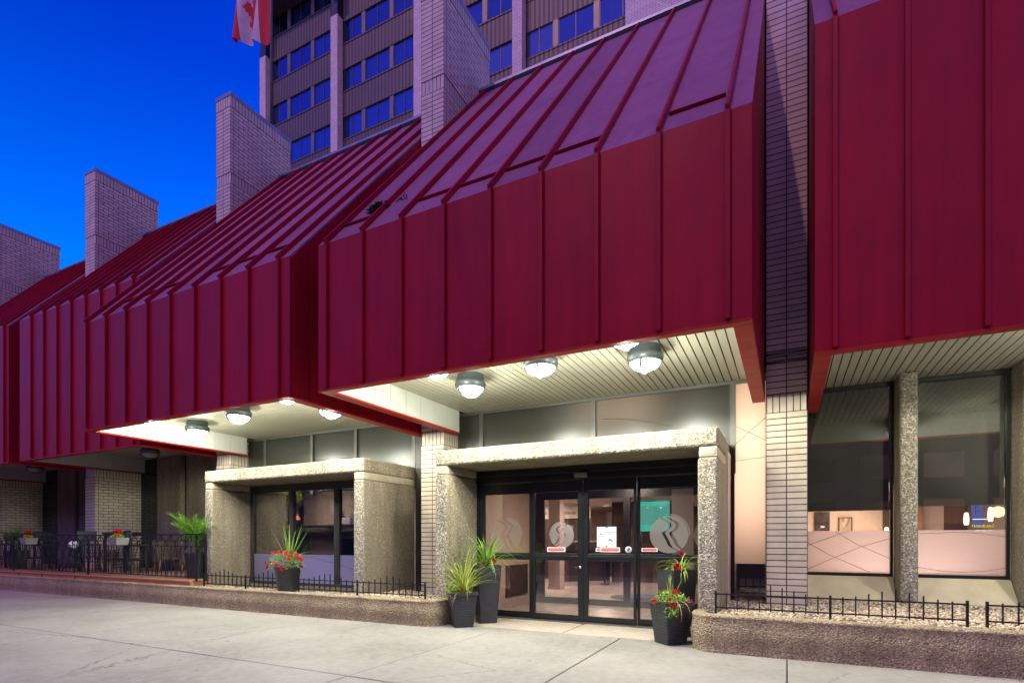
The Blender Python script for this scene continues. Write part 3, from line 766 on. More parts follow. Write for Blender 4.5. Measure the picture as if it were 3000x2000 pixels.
m = MB(); m.box(-.02, .02, -.003, -.0016, .17, .215); m.box(-.02, .02, -.003, -.0016, -.21, -.17); m.build('tape', 'ink', nt_)
m = MB(); m.prism_y([(.03, -.055), (.075, -.03), (.07, -.045), (.12, -.075), (.108, -.092), (.06, -.062), (.05, -.075)][::-1], -.003, -.0016); m.build('arrow', 'ink', nt_)
text('lettering', 'FOLLOW SIGNS\nPLEASE', .03, (.06, -.003, .07), 'ink', nt_, ext=.0004)
m = MB(); m.box(-.15, -.05, -.003, -.0016, .0, .008); m.prism_y([(-.10, .03), (-.085, .045), (-.115, .07), (-.13, .055)], -.003, -.0016); m.build('pictogram', 'ink', nt_)
rs_ = empty('round_sticker', (-2.58, YD - .054, -.175), 'round blue and white sticker at the lower corner of the right sliding door', 'sticker')
m = MB(); m.lathe([(.001, 0), (.06, 0), (.06, .002), (.001, .002)], n=24); o = m.build('disc', 'swhite', rs_); o.rotation_euler = (R(90), 0, 0)
m = MB(); m.prism_y([(-.03, -.005), (.0, -.03), (.035, .01), (.02, .035), (-.02, .03)], -.004, -.0025); m.build('blue_mark', 'sblue', rs_)
# ------------------------------------------------------------------ inside the entrance
room = MB()
room.box(-13.6, -.35, 12.56, 25.9, GZ - .1, GZ + .01); room.box(-5.8, -.95, 10.03, 12.559, GZ - .1, GZ + .012)
room.build('lobby_floor', 'tile', hotel)
c = MB(); c.box(-13.7, -.3, 12.5, 26, 1.42, 1.5); c.box(-5.9, -.9, 10.0, 12.49, 1.44, 1.52); c.build('lobby_ceiling', 'ceiling', hotel)
wl = MB()
wl.box(-5.9, -5.802, 10.0, 12.5, GZ, 1.439); wl.box(-.98, -.9, 10.0, 12.5, GZ, 1.439); wl.box(-13.75, -13.6, 12.5, 26, GZ, 1.419); wl.box(-.4, -.3, 12.5, 26, GZ, 1.419)
wl.box(-13.6, -.4, 25.9, 26, GZ, 1.419); wl.box(-13.6, -5.9, 12.5, 12.6, GZ, 1.419)
vw = wl.build('lobby_wall', 'pink_wall', hotel)
bs = MB(); bs.box(-5.80, -5.78, 10.03, 12.5, GZ + .013, -1.36); bs.build('baseboard', 'taupe', vw)
gr = MB(); gr.box(-5.80, -5.775, 11.15, 12.28, -1.31, -.59); g = gr.build('wall_grille', 'grille', hotel)
g2 = MB()
for a in (11.15, 12.25): g2.box(-5.774, -5.762, a, a + .03, -1.31, -.59)
for a in (-1.31, -.62): g2.box(-5.774, -5.762, 11.18, 12.25, a, a + .03)
g2.build('rim', 'bronze', g)
# inner doors
YI = 12.58
i_ = MB()
for a, b in ((-5.8, -5.45), (-4.56, -4.28), (-3.43, -3.27), (-1.1, -.98)): i_.box(a, b, YI, YI + .06, GZ + .012, 1.42)
for a, b in ((-5.45, -4.56), (-4.28, -3.43), (-3.27, -1.1)):
    i_.box(a, b, YI + .002, YI + .058, GZ + .012, -1.42); i_.box(a, b, YI + .002, YI + .058, -.40, -.27); i_.box(a, b, YI + .002, YI + .058, 1.0, 1.42)
idr = i_.build('inner_door', 'frame', hotel)
for a, b in ((-5.45, -4.56), (-4.28, -3.43), (-3.27, -1.1)): thin('glass', a, b, -1.42, 1.0, YI + .03, 'glass', idr)
pane('frosted_strip', -2.32, -1.85, -1.4, 1.15, YI - .01, 'logo', idr)
emblem(-1.52, .10, .33, YI - .012, 1, idr)
# lobby fittings
t = empty('lobby_column', (-6.65, 16.25, GZ + .01), 'tall pale square column in the lobby behind the left sliding door', 'column')
m = MB(); m.box(-.2, .2, -.1, .3, 0, 3.0); m.build('shaft', 'taupe', t, bevel=.01)
m = MB(); m.box(-.215, .215, -.115, .315, 0, .12); m.build('foot', 'tile', t)
t = empty('reception_desk', (-6.2, 18.6, GZ + .01), 'dark plum reception desk with pale ledges in the lobby', 'desk')
m = MB(); m.hexa([(-.62, -1.2, .14), (.48, .1, .14), (.3, 1.2, .14), (-1.0, 1.2, .14), (-.62, -1.2, 1.5), (.48, .1, 1.5), (.3, 1.2, 1.5), (-1.0, 1.2, 1.5)]); m.build('front', 'plum', t)
m = MB(); m.hexa([(-.64, -1.22, 0), (.5, .1, 0), (.3, 1.2, 0), (-1.0, 1.2, 0), (-.64, -1.22, .14), (.5, .1, .14), (.3, 1.2, .14), (-1.0, 1.2, .14)]); m.build('plinth', 'taupe', t)
m = MB()
for z in (.62, 1.0): m.hexa([(-.66, -1.23, z), (-.1, -.6, z), (-.1, -.5, z), (-.7, -1.1, z), (-.66, -1.23, z + .02), (-.1, -.6, z + .02), (-.1, -.5, z + .02), (-.7, -1.1, z + .02)])
m.hexa([(-.7, -1.28, 1.5), (.55, .1, 1.5), (.3, 1.2, 1.5), (-1.0, 1.2, 1.5), (-.7, -1.28, 1.55), (.55, .1, 1.55), (.3, 1.2, 1.55), (-1.0, 1.2, 1.55)]); m.build('ledge', 'taupe', t)
t = empty('barrier_post', (-5.74, 18.6, GZ + .01), 'slim black queue barrier post beside the reception desk', 'barrier post')
m = MB(); m.lathe([(.17, 0), (.17, .02), (.03, .05), (.03, .06)], n=20); m.build('base', 'iron', t)
m = MB(); m.tube([(0, 0, .05), (0, 0, 1.25)], .028, 10); m.build('shaft', 'iron', t)
m = MB(); m.lathe([(.04, 1.2), (.04, 1.3), (.02, 1.32)], n=14); m.build('cap', 'iron', t)
sg = MB(); sg.box(-10.2, -6.9, 20.3, 20.5, .86, 1.42); sw = sg.build('sign_wall', 'ceiling', hotel)
t = empty('wall_lettering', (-7.42, 20.29, 1.06), 'dark serif words on the pale wall band above the inner doorway', 'sign')
text('lettering', 'BUSINESS CENTRE', .165, (0, 0, 0), 'letter', t, align='RIGHT', ext=.012)
m = MB(); m.box(-10.2, -6.9, 20.4, 20.6, GZ, .85); m.build('sign_wall', 'brown', hotel)
t = empty('back_room_door', (-7.75, 20.38, GZ + .01), 'reddish brown door with a small lit window under the wall lettering', 'door')
m = MB(); m.box(-.62, .45, -.05, 0, 0, 2.3); m.build('panel', 'brown', t)
m = MB(); m.box(-.5, .2, -.06, -.051, 1.6, 2.15); m.build('window', 'teal_white', t)
m = MB(); m.box(-.16, -.13, -.07, -.061, 1.6, 2.15); m.box(-.5, .2, -.07, -.061, 1.83, 1.86); m.build('glazing_bar', 'brown', t)
m = MB(); m.box(-7.0, -6.0, 22.9, 23.0, GZ, 1.2); m.build('lobby_partition', 'plum', hotel)
m = MB(); m.box(-6.0, -5.35, 22.8, 23.1, GZ, 1.42); m.build('lobby_partition', 'peach_wall', hotel)
M['teal_mid'] = emit_mat('turquoise_backlit_panel', (.16, .66, .54), 1.15)
m = MB(); m.box(-5.9, -3.0, 20.02, 20.12, GZ, 1.42); m.build('lobby_partition', 'brown', hotel)
m = MB(); m.box(-5.35, -.4, 23.9, 24.0, GZ + .12, .38); m.build('lobby_partition', 'brown', hotel)
m = MB(); m.box(-5.35, -.4, 23.9, 24.0, 1.1, 1.42); m.build('lobby_partition', 'room_dark', hotel)
t = empty('backlit_panel', (-4.06, 20.0, .32), 'glowing turquoise glass panel on the lobby back wall', 'wall panel')
m = MB(); m.box(-.75, .20, -.03, .02, 0, .16); m.box(-.75, .20, -.03, .02, .92, 1.08); m.box(-.75, .08, -.03, .02, .16, .24); m.build('border', 'teal', t)
m = MB(); m.box(.20, .30, -.03, .02, 0, 1.08); m.box(-.75, .20, -.028, .018, .24, .92); m.build('centre', 'teal_mid', t)
m = MB()
for x in (-.45, .0):
    for z in (.2, .85): m.tube([(x, -.03, z), (x, -.08, z)], .03, 10)
m.build('fixing', 'steel', t)
t = empty('round_mat', (-3.55, 14.9, GZ + .011), 'round dark floor mat with a blue centre inside the doors', 'mat')
m = MB(); m.lathe([(.001, 0), (.85, 0), (.85, .006), (.001, .006)], n=40); m.build('mat', 'mat_grey', t)
m = MB(); m.lathe([(.001, .006), (.55, .006), (.55, .009), (.001, .009)], n=36); m.build('blue_field', 'mat_blue', t)
m = MB()
m.box(-.1, .22, -.1, -.02, .009, .012); m.build('red_mark', 'sred', t)
t = empty('bar_counter', (-3.4, 19.3, GZ + .01), 'brown panelled counter under the turquoise panel', 'counter')
m = MB(); m.box(-1.9, 2.2, -.3, .4, .1, 1.45); m.build('front', 'brown', t)
m = MB(); m.box(-1.9, 2.2, -.28, .38, 0, .1); m.build('plinth', 'taupe', t)

def area(name, loc, size, power, color, rot=(0, 0, 0), sy=None, shape='RECTANGLE'):
    l = bpy.data.lights.new(name, 'AREA'); l.shape = shape; l.size = size; l.size_y = sy or size; l.energy = power; l.color = color
    o = bpy.data.objects.new(name, l); col.objects.link(o); o.location = loc; o.rotation_euler = rot; return o
WARM = (1, .80, .66)
# ceiling fittings with their lamps
for i, (x, y, z, p) in enumerate(((-3.4, 11.2, 1.43, 85), (-7.6, 16.4, 1.41, 140), (-5.0, 16.0, 1.41, 155), (-8.6, 19.0, 1.41, 140), (-4.6, 20.2, 1.41, 155), (-6.6, 21.6, 1.41, 140))):
    t = empty('downlight', (x, y, z), ('round ceiling downlight glowing in the entrance vestibule' if i == 0 else 'round ceiling downlight glowing in the lobby beyond the inner doors'), 'ceiling light', 'lobby ceiling downlights')
    m = MB(); m.lathe([(.13, -.02), (.15, -.01), (.15, 0)], n=24, caps=False); m.build('rim', 'alu', t)
    m = MB(); m.lathe([(.001, -.012), (.13, -.012), (.13, -.004), (.001, -.004)], n=24); m.build('lens', 'downlight', t)
    area('downlight_lamp', (x, y, z - .03), .5, p, WARM)
# light behind the tall clouded pane
sb = MB(); sb.box(-.93, -.31, 11.6, 11.7, GZ, 2.9); sb.box(-.89, -.85, 10.6, 11.6, GZ, 2.9); sb.box(-.35, -.31, 10.6, 11.6, GZ, 2.9); sb.box(-.93, -.31, 10.6, 11.7, 2.9, 2.95)
sb.build('side_lobby_wall', 'peach_wall', hotel)
area('side_lobby_lamp', (-.6, 11.5, 1.35), .45, 20, (1, .87, .76), (R(-90), 0, 0), 2.4)
cl = MB(); cl.box(-13.7, -.95, 11.6, 11.7, 1.5, 3.0); cl.build('clerestory_wall', 'taupe', hotel)
area('clerestory_lamp', (-3.0, 11.1, 2.6), 1.5, 7, WARM, (R(-90), 0, 0), .4)

# ------------------------------------------------------------------ window behind the left surround
YB = 9.87
f = MB()
f.box(-12.80, -8.18, YB - .03, YB + .08, 1.24, 1.42); f.box(-12.80, -8.18, YB - .03, YB + .08, -1.15, -1.07)
for a, b in ((-12.80, -12.70), (-11.344, -11.218), (-9.807, -9.70), (-9.69, -9.65), (-8.25, -8.18)): f.box(a, b, YB - .031, YB + .079, -1.071, 1.241)
wb = f.build('lounge_window', 'bronze', hotel, bevel=.004)
for a, b in ((-12.70, -11.344), (-11.218, -9.807), (-9.65, -8.25)):
    thin('glass', a, b, -1.07, 1.24, YB + .02, 'dark_glass', wb); pane('frosted_film', a, b, -1.07, -.365, YB + .014, 'film_blue', wb)
m = MB(); m.tube([(-11.2 + 3.0 * i / 16, YB + .012, -.40 - .62 * (i / 16) ** 1.7) for i in range(17)], .005, 6); m.build('scored_line', 'scratch', wb)
lr = MB(); lr.box(-18, -6.95, 15.5, 15.6, GZ, 1.5)
lr.box(-7.05, -6.95, 10.6, 12.5, GZ, 1.5); lr.box(-18.1, -18, 12.1, 15.6, GZ, 1.5); lr.box(-18, -13.8, 12.08, 12.12, GZ, 1.5); lr.build('lounge_wall', 'brown_wall', hotel)
lr = MB(); lr.box(-13.0, -8.0, 9.98, 10.56, 1.5, 1.56); lr.box(-13.0, -8.0, 9.98, 10.56, GZ - .05, GZ + .01); lr.box(-13.78, -6.95, 10.561, 12.12, 1.5, 1.56); lr.box(-13.78, -6.95, 10.561, 12.12, GZ - .05, GZ + .01); lr.box(-18, -6.95, 12.121, 15.5, 1.5, 1.56); lr.box(-18, -6.95, 12.121, 15.5, GZ - .05, GZ + .01); lr.build('lounge_floor', 'brown', hotel)
t = empty('cooker_hood', (-12.8, 12.0, .30), 'long stainless steel hood seen through the dark window', 'hood')
m = MB(); m.box(-1.0, 2.0, 0, .5, -.06, .09); m.build('canopy', 'steel', t, bevel=.01)
m = MB(); m.box(-1.0, 2.4, -.02, .52, .095, .15); m.build('top_rail', 'plum', t)
t = empty('steel_cabinet', (-12.2, 12.6, GZ), 'pale upright cabinet under the steel hood', 'cabinet')
m = MB(); m.box(-.75, 1.5, 0, .5, 0, 1.85); m.build('body', 'taupe', t)
m = MB(); m.box(-1.0, -.76, .0, .5, 0, 1.85); m.build('side', 'soffit', t)
for i, x in enumerate((-11.75, -11.0)):
    t = empty('appliance', (x, 12.1, .46), ('pale machine on the steel hood, nearer the window post' if i else 'pale machine on the steel hood, left of its twin'), 'appliance', 'machines on the hood')
    m = MB(); m.prism_y([(-.3, 0), (.3, 0), (.3, .2), (.12, .28), (-.3, .25)], 0, .3); m.build('body', 'appliance', t)
    m = MB(); m.box(-.22, -.18, -.01, -.001, .02, .22); m.build('front_strip', 'swhite', t)
t = empty('television', (-10.3, 11.0, -.30), 'black screen standing behind the violet film', 'screen')
m = MB(); m.box(-.40, .75, 0, .06, -.15, .36); m.build('panel', 'screen', t, bevel=.01)
m = MB(); m.box(-.1, .3, -.05, .12, -.22, -.151); m.build('stand', 'screen', t)
for i, (x, z) in enumerate(((-12.75, .60), (-11.0, .62))):
    t = empty('pendant_lamp', (x, 11.35, z), ('small red cone pendant left of the window post, under the hanging plant' if i == 0 else 'small red cone pendant right of the window post'), 'pendant lamp', 'red pendants in the lounge')
    m = MB(); m.lathe([(.10, 0), (.04, .09), (.015, .14), (.015, .2)], n=18, caps=False); m.build('shade', 'red_lamp', t)
    m = MB(); m.tube([(0, 0, .18), (0, 0, 1.5 - z)], .006, 6); m.build('cord', 'ink', t)
    area('pendant_bulb', (x, 11.35, z - .02), .1, 3, WARM)
area('hood_fill_light', (-12.2, 11.3, 1.2), .3, 22, (1, .84, .66), (R(35), 0, 0))  # added light without a fitting, brightens the steel hood
area('lounge_lamp', (-12.3, 11.2, 1.45), 1.0, 40, (1, .86, .8))
area('lounge_film_backlight', (-10.2, 11.5, -.7), 2.6, 16, (.72, .66, 1), (R(-90), 0, 0), .6)  # added violet light, out of view, makes the film glow from behind
area('lounge_lamp', (-9.8, 11.0, 1.45), .8, 18, (.75, .72, 1))

# ------------------------------------------------------------------ restaurant windows on the right
YR = 11.85
def rwin(x0, x1, shade, label):
    f = MB(); f.box(x0, x1, YR - .03, YR + .05, -.66, -.605); f.box(x0, x1, YR - .03, YR + .05, 2.78, 2.855)
    for a, b in ((x0, x0 + .03), (x1 - .045, x1)): f.box(a, b, YR - .031, YR + .049, -.604, 2.779)
    o = f.build('restaurant_window', 'frame', hotel, bevel=.003); o['label'] = label
    thin('glass', x0 + .03, x1 - .045, -.605, 2.78, YR, 'dark_glass' if False else 'glass_r', o)
    pane('frosted_film', x0 + .03, x1 - .045, -.605, .172, YR + .02, 'film_pink', o)
    s = MB(); s.box(x0 + .03, x1 - .045, YR + .10, YR + .115, shade, 2.78); s.box(x0 + .03, x1 - .045, YR + .09, YR + .125, shade - .03, shade); s.build('roller_shade', 'shade', o)
    return o
M['glass_r'] = glass_mat('window_glass', (.86, .86, .86), 1.0, 0, .05)
r1 = rwin(.32, 1.70, .575, 'restaurant window beside the brick pier with crossing scored lines')
r2 = rwin(1.99, 3.31, .63, 'restaurant window at the right edge with a bright lamp behind it')
rwin(3.6, 5.2, .63, 'restaurant window beyond the right edge')
for pts in ([(.35, -.10), (.9, .12), (1.02, .17)], [(.35, -.56), (.72, -.36), (1.2, -.13), (1.65, .03)], [(.80, .17), (1.15, -.08), (1.65, -.33)], [(.35, -.05), (.7, -.27), (1.35, -.59)]):
    m = MB(); m.tube([(x, YR - .006, z) for x, z in pts], .004, 6); m.build('scored_line', 'scratch', r1)
for fn in (lambda u: .11 + .03 * math.sin(u * 2.2) - .20 * max(0, u - .45) ** 1.5, lambda u: -.47 - .08 * math.sin(u * math.pi)):
    m = MB(); m.tube([(2.03 + 1.23 * i / 16, YR - .006, fn(i / 16)) for i in range(17)], .004, 6); m.build('scored_line', 'scratch', r2)
sl = MB()
for a, b in ((.31, 1.70), (1.985, 3.32), (3.58, 5.3)):
    sl.prism_x([(YR - .04, -.665), (YR + .1, -.665), (YR + .1, -1.2), (11.42, -1.2), (11.42, -1.06)][::-1], a, b)
sl.build('sloping_sill', 'sill', hotel, bevel=.01)
for a, b, lb in ((1.715, 1.975, 'pebbled concrete post between the restaurant windows'), (3.33, 3.59, 'pebbled concrete post at the right edge'), (5.3, 6.74, None)):
    p = MB(); p.rough_box(a, b, 11.27 if lb else 11.5, 12.0, -1.3, 2.858, .04, .007, 0, .03, lambda n: 0 if n == '-y' else 1)
    p = p.build('concrete_post', ['agg_coarse', 'agg_fine'], hotel)
    if lb: p['label'] = lb
rr = MB(); rr.box(.3, 9, 15.2, 15.3, GZ, 3.2); rr.build('restaurant_wall', 'peach_wall', hotel)
rr = MB(); rr.box(.3, 9, 11.98, 15.2, 1.05, 1.1); rr.build('restaurant_ceiling', 'ceiling', hotel)
rr = MB(); rr.box(.2, .3, 12.06, 15.3, GZ, 3.0); rr.box(8.9, 9, 12.0, 15.2, GZ, 3.0); rr.build('restaurant_wall', 'peach_wall', hotel)
rr = MB(); rr.box(.3, 9, 11.98, 15.2, GZ - .05, GZ + .01); rr.build('restaurant_floor', 'brown', hotel)
t = empty('marble_board', (.755, 15.14, .35), 'dark marble wall board with a small label seen through the window beside the pier', 'wall board')
m = MB(); m.box(-.16, .16, 0, .04, -.5, .33); m.build('board', 'marble', t); m = MB(); m.box(-.03, .05, -.004, -.001, -.05, -.01); m.build('plate', 'swhite', t)
t = empty('painting', (1.235, 15.14, .27), 'brown abstract painting on the peach restaurant wall', 'picture')
m = MB(); m.box(-.12, .12, -.02, .0, -.27, .25); m.build('canvas', 'art', t)
m = MB(); m.box(-.14, -.12, -.03, .02, -.29, .27); m.box(.12, .14, -.03, .02, -.29, .27); m.box(-.12, .12, -.03, .02, .25, .27); m.box(-.12, .12, -.03, .02, -.29, -.27); m.build('frame', 'ink', t)
rr = MB(); rr.box(1.98, 2.2, 14.9, 15.19, GZ, 1.04); rr.box(3.12, 3.4, 14.6, 15.19, GZ, 1.04); rr.box(4.6, 6, 14.5, 15.19, GZ, 1.04); rr.build('restaurant_column', 'brown', hotel)
rr = MB(); rr.box(2.2, 2.7, 15.0, 15.19, GZ, .8); rr.box(1.6, 8, 14.3, 14.6, .86, 1.04); rr.build('restaurant_beam', 'wood', hotel)
for i, (x, z0, z1) in enumerate(((2.905, .27, .50), (3.245, .33, .59), (1.70, .10, .25))):
    lb = ('tall white glowing pendant, first from the post in the right window', 'tall white glowing pendant beside the blue poster, right of its neighbour', 'small white glowing pendant low in the window beside the pier')[i]
    t = empty('pendant_lamp', (x, 12.55, z0), lb, 'pendant lamp', 'white pendants in the restaurant')
    h = z1 - z0; m = MB(); m.lathe([(.028, 0), (.04, h * .15), (.043, h * .5), (.034, h * .9), (.02, h)], n=18); m.build('shade', 'glow', t)
    m = MB(); m.tube([(0, 0, h), (0, 0, 1.05 - z0)], .005, 6); m.tube([(0, 0, -.09), (0, 0, 0)], .003, 5); m.build('cord', 'ink', t)
t = empty('wall_sconce', (3.55, 13.3, .53), 'round bright wall lamp at the right end of the restaurant window', 'wall lamp')
m = MB(); m.lathe([(.001, -.11), (.08, -.08), (.11, 0), (.08, .08), (.001, .11)], n=20); m.build('globe', 'sconce', t)
m = MB(); m.tube([(0, 0, 0), (0, .25, 0)], .02, 8); m.build('bracket', 'bronze', t)
t = empty('lit_poster', (3.13, 12.75, .45), 'slanted blue lit poster hanging behind the window', 'poster')
m = MB(); m.hexa([(-.085, 0, -.22), (.075, 0, -.22), (.075, .01, -.22), (-.085, .01, -.22), (-.12, 0, .3), (.06, 0, .3), (.06, .01, .3), (-.12, .01, .3)]); m.build('sheet', 'poster', t)
m = MB(); m.box(-.05, -.045, -.004, -.001, .02, .18); m.box(-.045, 0, -.004, -.001, .15, .155); m.box(-.045, .02, -.004, -.001, .08, .085); m.build('print', 'ink', t)
t = empty('strip_light', (3.15, 12.6, .377), 'thin white light strip crossing the poster', 'light')
m = MB(); m.tube([(-.15, 0, 0), (.15, 0, 0)], .006, 8); m.build('tube', 'led', t)
m = MB(); m.box(-.17, -.15, -.01, .01, -.01, .01); m.box(.15, .17, -.01, .01, -.01, .01); m.build('end_cap', 'alu', t)
t = empty('window_sign', (2.975, YR + .06, .236), 'yellow lit sign letters seen reversed in the right window', 'sign')
o = text('lettering', 'TAURANT', .068, (0, 0, 0), 'yellow', t, (R(90), 0, R(180)), .004)
o = text('small_lettering', 'NEW  ASIAN  MENU', .026, (0, -.067, -.075), 'white_letter', t, (R(90), 0, R(180)), .002)
area('restaurant_light', (1.3, 13.9, 1.0), .9, 60, (1, .80, .6)); area('restaurant_light', (4.2, 13.0, 1.0), .6, 26, (1, .76, .55)); area('restaurant_light', (1.9, 12.6, -1.0), 2.0, 75, (.98, .86, .84), (R(180), 0, 0))  # last one is an added upward light that brightens the frosted film

# ------------------------------------------------------------------ soffit lamps
def soffit_lamp(lit=True):
    t = empty('soffit_light', (0, 0, 0), 'x', 'ceiling light', 'round lamps under the canopies')
    m = MB(); m.lathe([(.225, 0), (.232, -.01), (.232, -.12), (.262, -.13), (.268, -.16), (.255, -.235), (.232, -.245), (.222, -.235), (.222, -.2)], n=36, caps=False); m.build('housing', 'housing', t)
    m = MB(); m.lathe([(.22 * math.cos(R(a)), -.225 - .13 * math.sin(R(a))) for a in (0, 15, 30, 45, 60, 75, 89)], n=36, caps=False); m.build('lens', 'lens' if lit else 'lens_off', t)
    m = MB(); m.tube([(.236 * math.cos(R(a)), .03 * math.sin(R(a)), -.225 - .142 * math.sin(R(a))) for a in range(0, 181, 12)], .02, 8); m.build('guard', 'housing', t)
    m = MB()
    for a in (20, 140, 260): m.tube([(.235 * math.cos(R(a)), .235 * math.sin(R(a)), -.05), (.25 * math.cos(R(a)), .25 * math.sin(R(a)), -.05)], .012, 6)
    m.build('screw', 'alu', t)
    return t
def lamp_light(x, y, p, z=2.41, r=.09):
    for kind, f in (('POINT', .34), ('SPOT', .72)):
        l = bpy.data.lights.new('soffit_bulb', kind); l.energy = p * f; l.shadow_soft_size = r; l.color = (.99, 1, .82)
        if kind == 'SPOT': l.spot_size = R(178); l.spot_blend = .12
        o = bpy.data.objects.new('soffit_bulb', l); col.objects.link(o); o.location = (x, y, z)
S0 = soffit_lamp(); first = [True]
def lamp(x, y, label, p=150, z=2.41, r=.09):
    o = S0 if first[0] else copy_tree(S0); first[0] = False
    o.location = (x, y, 2.86); o.rotation_euler = (0, 0, R(random.uniform(60, 110))); o['label'] = label; lamp_light(x, y, p, z, r)
LP = 162
lamp(-4.85, 6.98, 'lit soffit lamp mostly hidden behind the fascia, left end of the entrance canopy', LP)
lamp(-4.91, 8.12, 'lit round soffit lamp, first from the white side panel of the entrance canopy', LP)
lamp(-3.36, 7.62, 'lit round soffit lamp in the middle of the entrance canopy', LP)
lamp(-1.88, 6.98, 'lit soffit lamp mostly hidden behind the fascia, right end of the entrance canopy', LP)
lamp(-1.88, 8.10, 'lit round soffit lamp nearest the red edge at the right of the entrance canopy', LP)
lamp(-12.5, 7.1, 'lit soffit lamp half hidden at the left tip of the second canopy', LP)
lamp(-12.72, 8.32, 'lit round soffit lamp nearest the white panel of the second canopy', LP)
lamp(-10.45, 7.74, 'lit round soffit lamp in the middle of the second canopy', LP)
lamp(-8.13, 7.0, 'lit soffit lamp at the right front corner of the second canopy', LP)
lamp(-8.33, 8.28, 'lit soffit lamp touching the red edge at the right of the second canopy', LP)
lamp(4.25, 9.2, 'lit soffit lamp of the restaurant canopy beyond the right edge', LP * 1.2)
lamp(2.42, 8.26, 'lit soffit lamp of the restaurant canopy, hidden behind its red fascia', LP * 1.4, 2.475, .025)
S1 = soffit_lamp(False); S1.location = (-17.35, 9.86, 2.86); S1['label'] = 'unlit round soffit lamp over the patio beside the second canopy'; S1.rotation_euler = (0, 0, 1.2)
o = copy_tree(S1); o.location = (-24.83, 10.03, 2.86); o['label'] = 'unlit soffit lamp at the far left, just under the red edge'
# ------------------------------------------------------------------ low edging fences
def fence(x0, n, pitch, y, zb, label, left=True, right=True):
    w = n * pitch; t = empty('low_fence', (x0, y, zb), label, 'fence', 'low black picket fences in the planting beds')
    m = MB(); m.box(0, w, -.006, .006, .26, .28); m.box(0, w, -.006, .006, .065, .085); m.build('rail', 'iron', t)
    for i in range(1, n):
        a = i / n; h = .30 + .13 * max(0, 1 - abs(a - .5) / .34) ; q = MB(); q.box(i * pitch - .008, i * pitch + .008, -.0085, .0085, .045, h)
        q.build('picket', 'iron', t)
    for on, xx in ((left, 0), (right, w)):
        if on: q = MB(); q.box(xx - .014, xx + .014, -.014, .014, -.06, .315); q.build('post', 'iron', t)
    return t
fence(-.935, 10, .1455, 8.5, -1.06, 'low black fence panel right of the concrete surround, before the brick pier')
fence(.52, 10, .1457, 8.5, -1.06, 'low black fence panel in front of the pebbled post and restaurant windows', left=False)
fence(2.167, 10, .1457, 8.5, -1.06, 'low black fence panel cut by the right edge')
fence(-6.085 - 1.67, 11, .1518, 8.42, -1.12, 'low black fence panel nearest the entrance, before the side of the left surround')
fence(-7.755 - 1.675, 11, .1523, 8.44, -1.12, 'low black fence panel before the violet window, right of the flower pot', right=False)
fence(-9.645 - 1.5, 10, .15, 8.44, -1.12, 'low black fence panel in front of the flower pot')
fence(-11.145 - 1.5, 10, .15, 8.44, -1.12, 'low black fence panel starting at the corner of the wooden deck', right=False)

# ------------------------------------------------------------------ planting helpers
def blade(m, base, az, length, lift, droop, w=.012, mi=0, n=9):
    d = Vector((math.cos(az), math.sin(az), 0)); side = Vector((-math.sin(az), math.cos(az), 0)); p = Vector(base); el = lift
    b = len(m.v)
    for i in range(n + 1):
        f = i / n; ww = w * (1 - f ** 2.2) * (.55 + .45 * min(1, f * 4)) + .0008
        up = Vector((0, 0, 1)) * .25 * ww
        m.v += [tuple(p - side * ww), tuple(p + up * 0 - Vector((0, 0, .3 * ww))), tuple(p + side * ww)]
        p += (d * math.cos(el) + Vector((0, 0, 1)) * math.sin(el)) * length / n; el -= droop / n * (.5 + f)
    for i in range(n):
        for k in (0, 1): m.face([b + 3 * i + k, b + 3 * i + k + 1, b + 3 * i + k + 4, b + 3 * i + k + 3], mi)
def spikes(name, parent, loc, n, length, lift=(.5, 1.45), droop=(.2, 1.6), w=.011, mat='spike', seed=1, azr=(0, 6.283)):
    rd = random.Random(seed); m = MB()
    for i in range(n):
        az = rd.uniform(*azr); blade(m, (rd.uniform(-.03, .03), rd.uniform(-.03, .03), 0), az, length * rd.uniform(.55, 1.05), rd.uniform(*lift), rd.uniform(*droop), w * rd.uniform(.7, 1.2))
    return m.build(name, mat, parent, loc)
def leafclump(name, parent, loc, rad, n, size=.028, mat='foliage', seed=2, drape=.0):
    rd = random.Random(seed); m = MB()
    for i in range(n):
        while True:
            u = Vector((rd.uniform(-1, 1), rd.uniform(-1, 1), rd.uniform(-.6, 1)))
            if .35 < u.length < 1: break
        c = Vector((u.x * rad[0], u.y * rad[1], u.z * rad[2])); r2 = (u.x ** 2 + u.y ** 2)
        c.z -= drape * max(0, r2 - .35)
        c += Vector([noise.noise(c * 12 + Vector((k * 7, 0, 0))) * .035 for k in range(3)])
        az = rd.uniform(0, 6.28); el = rd.uniform(-.5, 1.1); s_ = size * rd.uniform(.6, 1.25)
        d = Vector((math.cos(az) * math.cos(el), math.sin(az) * math.cos(el), math.sin(el))); sd = Vector((-math.sin(az), math.cos(az), rd.uniform(-.5, .5))).normalized()
        b = len(m.v); m.v += [tuple(c), tuple(c + d * s_ * .5 + sd * s_ * .38), tuple(c + d * s_ + Vector((0, 0, -.2 * s_))), tuple(c + d * s_ * .5 - sd * s_ * .38)]
        m.face([b, b + 1, b + 2, b + 3])
    return m.build(name, mat, parent, loc)
